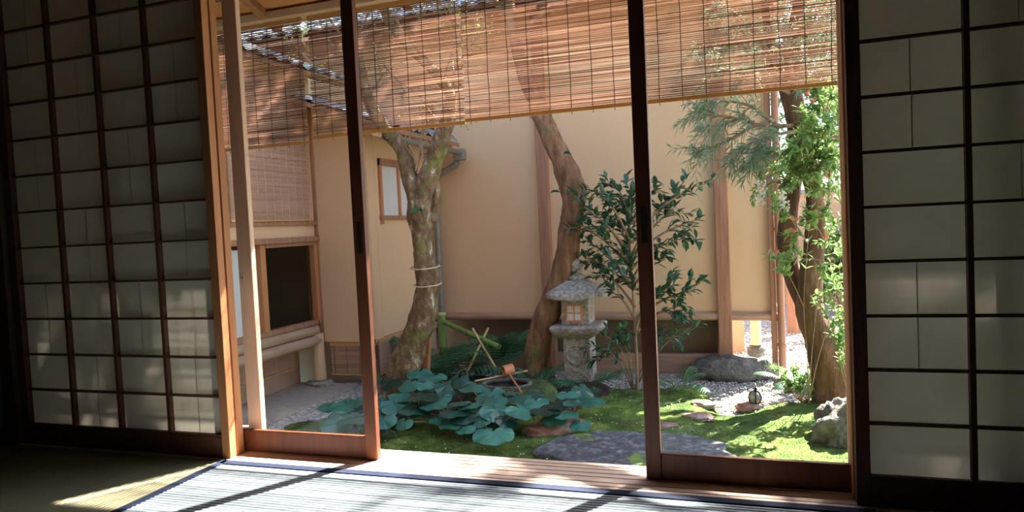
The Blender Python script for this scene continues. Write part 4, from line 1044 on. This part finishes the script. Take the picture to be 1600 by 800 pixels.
# --- shrubs
def shrub(name, label, cat, root, stems, leafm, leafL, leafW, rr, n_leaf=3, stem_r=.008, twm=None, depth=1, tw_len=.16, fold=.15, extra=None, updir=.2):
    """root: world point; stems: list of lists of world points (each a branch with leaves on outer half)"""
    t = thing(name, label, cat, root)
    g = MB(); lg = MB(); eg = {}
    def lf(lg_, p, d, rr, depth):
        for _ in range(n_leaf if rr.random() < .6 else max(1, n_leaf-1)):
            e = (d + rnd_dir(rr)*.95 + V((0, 0, .05))).normalized()
            lg_.leaf(p, e, V((rr.uniform(-.4, .4), rr.uniform(-.4, .4), 1)), rr.uniform(*leafL), rr.uniform(*leafW), fold, .12)
    for s in stems:
        pts = catmull([(*p, stem_r*(1-.75*i/(len(s)-1))) for i, p in enumerate(s)], 5)
        g.tube(pts, 7, .1)
        if len(s) > 2 or True:
            m = len(pts)
            for i in range(m//2, m):
                p = V(pts[i][:3]); d = (p-V(pts[i-1][:3])).normalized()
                lf(lg, p, d, rr, 0)
                if rr.random() < .55 and depth >= 0:
                    e1, e2 = perp(d); a = rr.uniform(0, 6.28)
                    twigs(g, lg, p, d*.7+(e1*math.cos(a)+e2*math.sin(a))*.8+V((0, 0, updir)), tw_len*rr.uniform(.6, 1.1), .0028, depth-1 if depth > 0 else 0, rr, lf)
    g.build('stem', twm or M['twig'], t); lg.build('foliage', leafm, t, smooth=False)
    return t
rr = random.Random(41); CY = 4.66
cr = PZ(995, 612, G)
def cp(px, py, dy=0): return P(px, py, CY+dy)
stem_nodes = [(996, 600), (995, 560), (993, 520), (990, 480), (988, 440), (985, 400), (984, 360), (985, 320), (986, 300)]
stems = [[V((cr.x, cr.y, G-.03))] + [cp(*q) for q in stem_nodes]]
ends = [(905, 350, 420), (912, 322, 400), (938, 300, 380), (962, 290, 350), (922, 378, 450), (912, 402, 450), (938, 425, 480), (955, 455, 500), (1085, 291, 370), (1092, 342, 400), (1062, 305, 380), (1068, 372, 420), (1050, 330, 400), (1040, 405, 450), (1084, 452, 500), (1052, 445, 500), (1062, 478, 520), (940, 365, 420), (960, 345, 400), (1025, 300, 350), (1020, 350, 400), (930, 335, 410), (950, 400, 450), (1030, 380, 440), (970, 320, 370), (1010, 470, 520)]
for ex, ey, sy_ in ends:
    sx = 993 if sy_ > 450 else 987
    dy = rr.uniform(-.22, .16)
    a = cp(sx, sy_); b = cp(ex, ey, dy); mid = (a+b)/2 + V((0, 0, .035))
    stems.append([a, mid, b])
camellia = shrub('camellia_bush', 'slender glossy dark-leaved bush behind the right glass door stile', 'bush', (cr.x, cr.y, G), stems, M['camel'], (.058, .088), (.026, .038), rr, 2, .011, depth=0, tw_len=.14, updir=.0)
rr = random.Random(42)
low = []
r0 = PZ(985, 604, G)
for ex, ey in ((925, 540), (945, 525), (968, 535), (1080, 515), (1045, 500), (935, 560), (1060, 520), (970, 515)):
    a = cp(995, 575, -.03); b = P(ex, ey, CY-.12+rr.uniform(-.1, .1)); low.append([V((r0.x+.03, r0.y-.06, G-.02)), (a+b)/2+V((0, 0, .02)), b])
shrub('low_sapling', 'thin low sapling with sparse leaves right of the lantern shaft', 'bush', (r0.x+.03, r0.y-.06, G), low, M['camel'], (.05, .075), (.022, .032), rr, 1, .005, depth=0, tw_len=.09)

rr = random.Random(43); PY = 4.08
pr = PZ(1262, 632, G+.03)
st_ = []
ms = [[(1268, 560), (1276, 480), (1290, 380), (1296, 280), (1290, 180)], [(1262, 565), (1256, 480), (1262, 380), (1270, 290), (1256, 200)], [(1276, 570), (1296, 500), (1312, 420), (1316, 320), (1318, 220)]]
msw = []
for k, m_ in enumerate(ms):
    w_ = [P(q[0], q[1], PY+(.0, .06, -.05)[k]) for q in m_]; msw.append(w_); st_.append([V((pr.x, pr.y, G))]+w_)
nmain = len(st_)
tips = [(1185, 292), (1203, 303), (1220, 268), (1238, 255), (1262, 245), (1290, 240), (1303, 260), (1212, 325), (1236, 290), (1270, 285), (1296, 300), (1244, 220), (1268, 205), (1292, 200), (1308, 180), (1280, 170), (1260, 185), (1300, 150), (1275, 150), (1310, 215), (1228, 240), (1250, 270), (1282, 262), (1225, 285), (1212, 402), (1234, 408), (1262, 342), (1240, 372), (1288, 332), (1284, 420), (1305, 350), (1292, 380), (1308, 440), (1300, 230), (1255, 230), (1272, 230)]
tips += [(x+rr.uniform(-16, 16), y+rr.uniform(-18, 18)) for x, y in tips if y < 300 and x > 1225]*1
for q in tips:
    b = P(q[0], q[1], PY+rr.uniform(-.16, .14))
    cand = [p for w_ in msw for p in w_ if p.z < b.z+.02] or [msw[0][0]]
    a = min(cand, key=lambda p: (p-b).length)
    mid = a*.5 + b*.5 + V((0, rr.uniform(-.03, .03), .03)); st_.append([a, mid, b])
pi = shrub('andromeda_bush', 'sunlit bush of bright leaves and red new tips before the reddish trunk', 'bush', (pr.x, pr.y, G), st_, M['pieris'], (.032, .056), (.013, .020), rr, 3, .003, depth=1, tw_len=.075)
g = MB(); g2 = MB(); g3 = MB()
for q in [(1237, 363), (1292, 372), (1212, 396), (1270, 160), (1305, 255), (1240, 345), (1262, 150)]:
    c = P(q[0], q[1], PY-.1)
    for k in range(9): g.leaf(c, (V((0, 0, .7))+rnd_dir(rr)*.7), rnd_dir(rr), rr.uniform(.02, .035), .009)
for q in [(1190, 285), (1188, 300), (1220, 300), (1226, 310), (1150, 0)][:4]:
    c = P(q[0], q[1], PY-.05)
    for k in range(26):
        p = c + V((rr.uniform(-.025, .025), rr.uniform(-.02, .02), rr.uniform(-.07, .01))); g2.ball(p, .005, .005, .006, 0, nu=6, nv=4)
g.build('red_shoot', M['budred'], pi, smooth=False); g2.build('blossom', M['blossom'], pi)
# ivy-like evergreen clump beside the trunk and low plants at its foot
rr = random.Random(44)
def clump(name, label, cat, root, pts, L, W, m, n=2, tw=.09, r=.004):
    st = [[V(root), (V(root)+V(b))/2+V((rr.uniform(-.03, .03), 0, .03)), V(b)] for b in pts]
    return shrub(name, label, cat, root, st, m, L, W, rr, n, r, depth=0, tw_len=tw)
rt_ = PZ(1318, 622, G)
clump('evergreen_shrub', 'small-leaved evergreen shrub climbing right of the reddish trunk', 'bush', (rt_.x+.02, 4.30, G), [P(q[0], q[1], 4.18+rr.uniform(-.08, .05)) for q in ((1298, 470), (1306, 490), (1300, 510), (1312, 500), (1290, 490), (1318, 480), (1310, 530), (1322, 520), (1296, 455), (1315, 460))], (.03, .045), (.016, .022), M['pieris'], 3)
rt_ = PZ(1252, 622, G+.03)
clump('low_shrub', 'low sunlit leafy clump on the gravel edge left of the reddish trunk', 'bush', (rt_.x, rt_.y, G), [P(q[0], q[1], 4.5+rr.uniform(-.15, .08)) for q in ((1225, 588), (1240, 580), (1255, 590), (1268, 600), (1280, 612), (1235, 605), (1250, 606), (1262, 575), (1276, 590), (1215, 575), (1246, 592), (1272, 618))], (.025, .045), (.010, .016), M['pieris'], 3, .06, .003)

# ------------------------------------------------------------------ ferns
def frond(g, gs, p0, az, L, rise, rr, npin=15, curl=.72, pl=.30):
    h = V((math.cos(az), math.sin(az), 0)); pts = []
    n = 16; p = V(p0); ang = rise
    for i in range(n+1):
        pts.append((p.copy(), ang)); p = p + (h*math.cos(ang)+V((0, 0, math.sin(ang))))*(L/n); ang -= curl*.085*(1+i*.06)
    gs.tube([(*q, .0022*(1-.6*i/n)) for i, (q, a) in enumerate(pts)], 4)
    sdv = V((-h.y, h.x, 0))
    for k in range(npin):
        t = .22 + .78*k/npin; i = min(int(t*n), n-1); f = t*n-i
        q = pts[i][0].lerp(pts[i+1][0], f); a = pts[i][1]
        fw = h*math.cos(a)+V((0, 0, math.sin(a))); nn = sdv.cross(fw)
        w = L*pl*math.sin(math.pi*min(1, (.18+.82*(1-(t-.22)/.78))))**.8 * (.35+.65*(1-(t-.22)/.78)) * 1.25
        for s in (-1, 1):
            d = (sdv*s*.9 + fw*.42 - nn*0.0 + V((0, 0, -.18))).normalized()
            W = L*.78/npin*.92
            tip = q + d*w
            o = len(g.v); m = 5
            for e in range(m+1):
                u = e/m; c = q + d*w*u + V((0, 0, -w*.12*u*u)); ww = W*(.55*(1-u)**.6 if u < 1 else 0)*(1 if e % 2 == 0 else .72)
                g.v.append(tuple(c+fw*ww)); g.v.append(tuple(c-fw*ww))
            for e in range(m): g.f.append((o+2*e, o+2*e+1, o+2*e+3, o+2*e+2))
def fern(label, root, n, L, rr, az0=0, az1=6.28, rise=(.7, 1.25), name='fern', npin=15):
    t = thing(name, label, 'fern', root, group='ferns around the basin and gravel')
    for k in range(n):
        g = MB(); gs = MB()
        az = az0 + (az1-az0)*(k+rr.uniform(.1, .9))/n
        frond(g, gs, V(root)+V((rr.uniform(-.015, .015), rr.uniform(-.015, .015), 0)), az, L*rr.uniform(.75, 1.1), rr.uniform(*rise), rr, npin)
        gs.build('rachis', M['petiole'], g.build('frond', M['fern'], t, smooth=False))
rr = random.Random(51)
p = PZ(722, 590, G); fern('large blue-green fern beneath the bamboo spout', (p.x, 4.50, G-.01), 13, .56, rr, rise=(.7, 1.4))
p = PZ(700, 580, G); fern('fern beside the foot of the upright bamboo pipe', (p.x, 4.62, G-.01), 9, .46, rr, rise=(.8, 1.4))
p = PZ(800, 580, G); fern('upright fern against the dark recess behind the bent trunk', (p.x, 5.02, G-.01), 10, .58, rr, rise=(1.0, 1.45))
p = PZ(772, 585, G); fern('fern with spreading fronds under the open end of the spout', (p.x, 4.72, G-.01), 9, .45, rr, rise=(.7, 1.4))
p = PZ(858, 592, G); fern('dark fern between the bent trunk and the lantern shaft', (p.x+.05, 4.54, G-.01), 10, .42, rr, rise=(.7, 1.4))
p = PZ(935, 604, G); fern('fern with low fronds right of the lantern shaft', (p.x, 4.60, G-.01), 8, .36, rr, rise=(.4, 1.2))
p = PZ(1063, 616, G); fern('lone fern with few arching fronds on the gravel edge', (p.x, p.y, G+.01), 6, .32, rr, rise=(.7, 1.1))
p = PZ(1232, 600, G); fern('sunlit fern beside the downpipe of the back wall', (p.x, 4.95, G), 7, .24, rr, rise=(.5, 1.0))

# ------------------------------------------------------------------ round-leaved plants
def kidney(g, c, R, az, tilt, rr, cup=.34):
    """kidney-shaped leaf centred near its stalk; az = direction the blade points"""
    n = 34; f = V((math.cos(az), math.sin(az), 0)); s = V((-f.y, f.x, 0))
    f2 = f*math.cos(tilt) + V((0, 0, -math.sin(tilt))); up = s.cross(f2)
    if up.z < 0: up = -up
    o = len(g.v); g.v.append(tuple(c)); ph = rr.uniform(0, 6)
    rings = (.3, .55, .8, 1.0)
    for q in rings:
        for j in range(n+1):
            a = -math.pi*.90 + 1.80*math.pi*j/n
            r = R*(.80+.28*(.5+.5*math.cos(a*.9)) + .10*abs(math.sin(a)))*q
            tt = abs(a)/math.pi
            if tt > .66: r *= math.sqrt(max(0, 1-((tt-.66)/.24)**2*.86))
            z = cup*R*(q**2)*(.55*math.cos(2*a)*.35 - .25) + .06*R*math.sin(5*a+ph)*q*q + .025*R*math.sin(9*a+ph*2)*q*q - .02*R*abs(math.sin(4.5*a))*q + .07*R*(1 if j in (0, 1, n-1, n) else 0)*q
            if q == .3: z += .03*R
            p = V(c) + f2*(r*math.cos(a)+R*.0) + s*(r*1.12*math.sin(a)) + up*z
            g.v.append(tuple(p))
    m = n+1
    for j in range(n): g.f.append((o, o+1+j, o+2+j))
    for k in range(3):
        b = o+1+k*m
        for j in range(n): g.f.append((b+j, b+m+j, b+m+j+1, b+j+1))
leaves = [(612, 595, 24, .22), (629, 616, 30, .20), (617, 632, 27, .17), (662, 617, 30, .22), (678, 630, 26, .19), (650, 637, 33, .16), (655, 582, 22, .24), (677, 588, 27, .24), (716, 592, 22, .25), (739, 604, 26, .22), (697, 603, 24, .22), (709, 643, 26, .17), (724, 650, 24, .15), (733, 632, 22, .19), (706, 662, 22, .12), (729, 667, 22, .11), (768, 614, 25, .20), (771, 625, 27, .19), (774, 641, 30, .17), (771, 676, 36, .12), (812, 639, 31, .17), (803, 613, 20, .20), (811, 621, 22, .19), (833, 614, 23, .20), (851, 640, 27, .16), (866, 632, 25, .17), (882, 646, 24, .14), (909, 608, 24, .20), (922, 625, 26, .18), (893, 628, 15, .19), (887, 615, 22, .20), (866, 652, 22, .12), (748, 643, 25, .16), (719, 629, 20, .20), (690, 620, 24, .20), (600, 655, 22, .16), (519, 632, 28, .17), (542, 632, 30, .19), (556, 626, 26, .20), (536, 646, 27, .16), (526, 662, 27, .13), (553, 655, 30, .15), (572, 640, 26, .17), (584, 622, 24, .19), (640, 600, 22, .23), (700, 632, 20, .18), (757, 622, 22, .19), (790, 655, 22, .13), (838, 628, 22, .18), (848, 622, 18, .18), (578, 660, 22, .13), (664, 600, 22, .24), (752, 655, 20, .14), (632, 660, 18, .12)]
roots = [((528, 672), 'at the far left behind the left glass door'), ((562, 665), 'half hidden by the left glass door stile'), ((610, 662), 'just right of the left glass door stile'), ((652, 655), 'on the near soil edge below the wooden stake'), ((668, 622), 'at the foot of the wooden stake'), ((718, 672), 'drooping low over the moss edge'), ((728, 632), 'in the middle of the bed left of the basin'), ((768, 690), 'nearest the threshold, with one broad leaf low in front'), ((780, 648), 'in front of the water basin'), ((815, 660), 'below the ladle handle'), ((850, 662), 'behind the reddish flat stone'), ((886, 660), 'at the right of the bed near the reddish flat stone'), ((908, 634), 'farthest right, in front of the lantern')]
rr = random.Random(61)
rootw = [PZ(x, y, G+.03) for (x, y), _ in roots]
groups = [[] for _ in roots]
for px, py, rp, h in leaves:
    c = PZ(px, py, G+h); best = min(range(len(roots)), key=lambda i: (rootw[i].xy-c.xy).length)
    groups[best].append((c, rp))
petc = []
for (q, where), rw_, gl in zip(roots, rootw, groups):
    if not gl: continue
    t = thing('leopard_plant', 'glossy round-leaved plant ' + where, 'plant', (rw_.x, rw_.y, G), group='round-leaved plants of the garden bed')
    def put(c, R, az, tilt, b, sr):
        g = MB(); kidney(g, c, R, az, tilt, rr); lo = g.build('leaf', M['farf'], t, angle=180)
        mid = b.lerp(c, .55) + V((0, 0, .03))
        MB().tube(catmull([(*b, sr), (*mid, sr*.85), (c.x, c.y, c.z-.001, sr*.7)], 4), 5).build('stalk', M['petiole'], lo)
    for c, rp in gl:
        Rm = rp*.77/F*(c-CAM).dot(CW)
        d = V((c.x-rw_.x, c.y-rw_.y, 0)); az = math.atan2(d.y, d.x) if d.length > .03 else rr.uniform(0, 6.28)
        az += rr.uniform(-.7, .7)
        toc = math.atan2(-c.y, -c.x)         # blades lean towards the open side of the garden (the light)
        az = math.atan2(math.sin(az)*.7+math.sin(toc)*.8, math.cos(az)*.7+math.cos(toc)*.8)
        b = V((rw_.x+rr.uniform(-.03, .03), rw_.y+rr.uniform(-.03, .03), G+.0))
        put(c, Rm, az, rr.uniform(.0, .7), b, .0035)
        if rr.random() < .35:                  # smaller leaf below
            c2 = c + V((rr.uniform(-.10, .10), rr.uniform(-.04, .12), -rr.uniform(.04, .09)))
            if c2.z > G+.07: put(c2, Rm*rr.uniform(.55, .85), az+rr.uniform(-1.2, 1.2), rr.uniform(.1, .5), b, .003)
# fallen petals
g = MB(); rr = random.Random(71); c = 0
def moss_z(x, y):
    z = G
    for poly, fn in ((moss_poly, moss_h), (soil_poly, soil_h)):
        if inside((x, y), poly): z = max(z, fn(x, y, edged((x, y), poly)))
    return z
while c < 420:
    x, y = rr.uniform(-2.8, .2), rr.uniform(3.0, 4.5)
    if not inside((x, y), moss_poly): continue
    c += 1; z = moss_z(x, y)+.008; a = rr.uniform(0, 6.28); L = rr.uniform(.004, .008)
    g.leaf((x, y, z), V((math.cos(a), math.sin(a), .2)), V((0, 0, 1)), L*1.5, L, .2)
tag(g.build('fallen_petals', M['petal'], smooth=False), 'tiny white petals scattered over moss and soil', 'petals', kind='stuff')

# wooden stake
a = P(663, 606, 4.16); b = P(671, 488, 4.16)
tag(MB().bar((a.x-.012, a.y, G-.03), (b.x, b.y, b.z), .042, .042, V((0, 1, 0))).build('wooden_stake', M['stake'], smooth=False, bevel=.004, loc=(a.x, a.y, G)), 'brown wooden stake standing right of the forked tree', 'stake')

# background trees and bushes in the far yard
rr = random.Random(82)
for i, (x, y, lb) in enumerate([(1.25, 10.6, 'tall leafy tree beyond the far boundary wall, left of two'), (2.2, 10.9, 'tall leafy tree beyond the far boundary wall, right of two')]):
    tt = thing('background_tree', lb, 'tree', (x, y, G))
    MB().tube(ground_foot([(x, y, G+.1, .10), (x+.03, y, .8, .085), (x-.02, y, 1.8, .06)]), 10, .15, 8, i).build('trunk', M['bark_brown'], tt, angle=180)
    g = MB(); lg = MB()
    crown(g, lg, (x-.02, y, 1.8), [(x+a, y+b, z, .55) for a, b, z in ((-.4, 0, 1.5), (.4, .1, 1.6), (0, -.2, 2.2), (-.5, .1, 2.7), (.5, 0, 2.8), (0, 0, 3.4), (-.4, 0, 3.9), (.5, 0, 3.9), (0, -.2, 4.5))], rr, crownleaf, tw=6)
    g.build('branch', M['twig'], tt); lg.build('foliage', M['crown'], tt, smooth=False)
rr = random.Random(81)
for i, (x, y, h, lb) in enumerate([(.95, 8.6, .9, 'dark bush before the far boundary wall, left of two'), (1.9, 8.9, 1.3, 'tall dark bush before the far boundary wall, right of two')]):
    pts = [V((x+rr.uniform(-.5, .5), y+rr.uniform(-.2, .2), G+h*rr.uniform(.3, 1))) for _ in range(16)]
    clump('background_bush', lb, 'bush', (x, y, G-.02), pts, (.08, .13), (.04, .06), M['crown'], 3, .25, .012)

# ------------------------------------------------------------------ light
w = bpy.data.worlds.new('sky'); sc.world = w; w.use_nodes = True; nt = w.node_tree
bg = nt.nodes['Background']
sky = nt.nodes.new('ShaderNodeTexSky'); sky.sky_type = 'NISHITA'; sky.sun_disc = False
SE, SA = math.radians(47), math.atan2(.62, 1)
sky.sun_elevation = SE; sky.sun_rotation = SA; sky.air_density = 1; sky.dust_density = 1.2; sky.ozone_density = 1
nt.links.new(sky.outputs[0], bg.inputs[0]); bg.inputs[1].default_value = .42
sun = bpy.data.objects.new('sun', bpy.data.lights.new('sun', 'SUN')); COL.objects.link(sun)
sun.data.energy = 25; sun.data.angle = math.radians(.6); sun.data.color = (1, .95, .86)
sd = V((.62, 1, 1.26)).normalized()
sun.rotation_euler = sd.to_track_quat('Z', 'Y').to_euler(); sun.location = (3, 6, 6)

for o in bpy.data.objects:
    if '_org' in o: del o['_org']
vs = sc.view_settings
vs.view_transform = 'Standard'; vs.look = 'None'; vs.gamma = 1; vs.use_curve_mapping = False; vs.exposure = 1.0
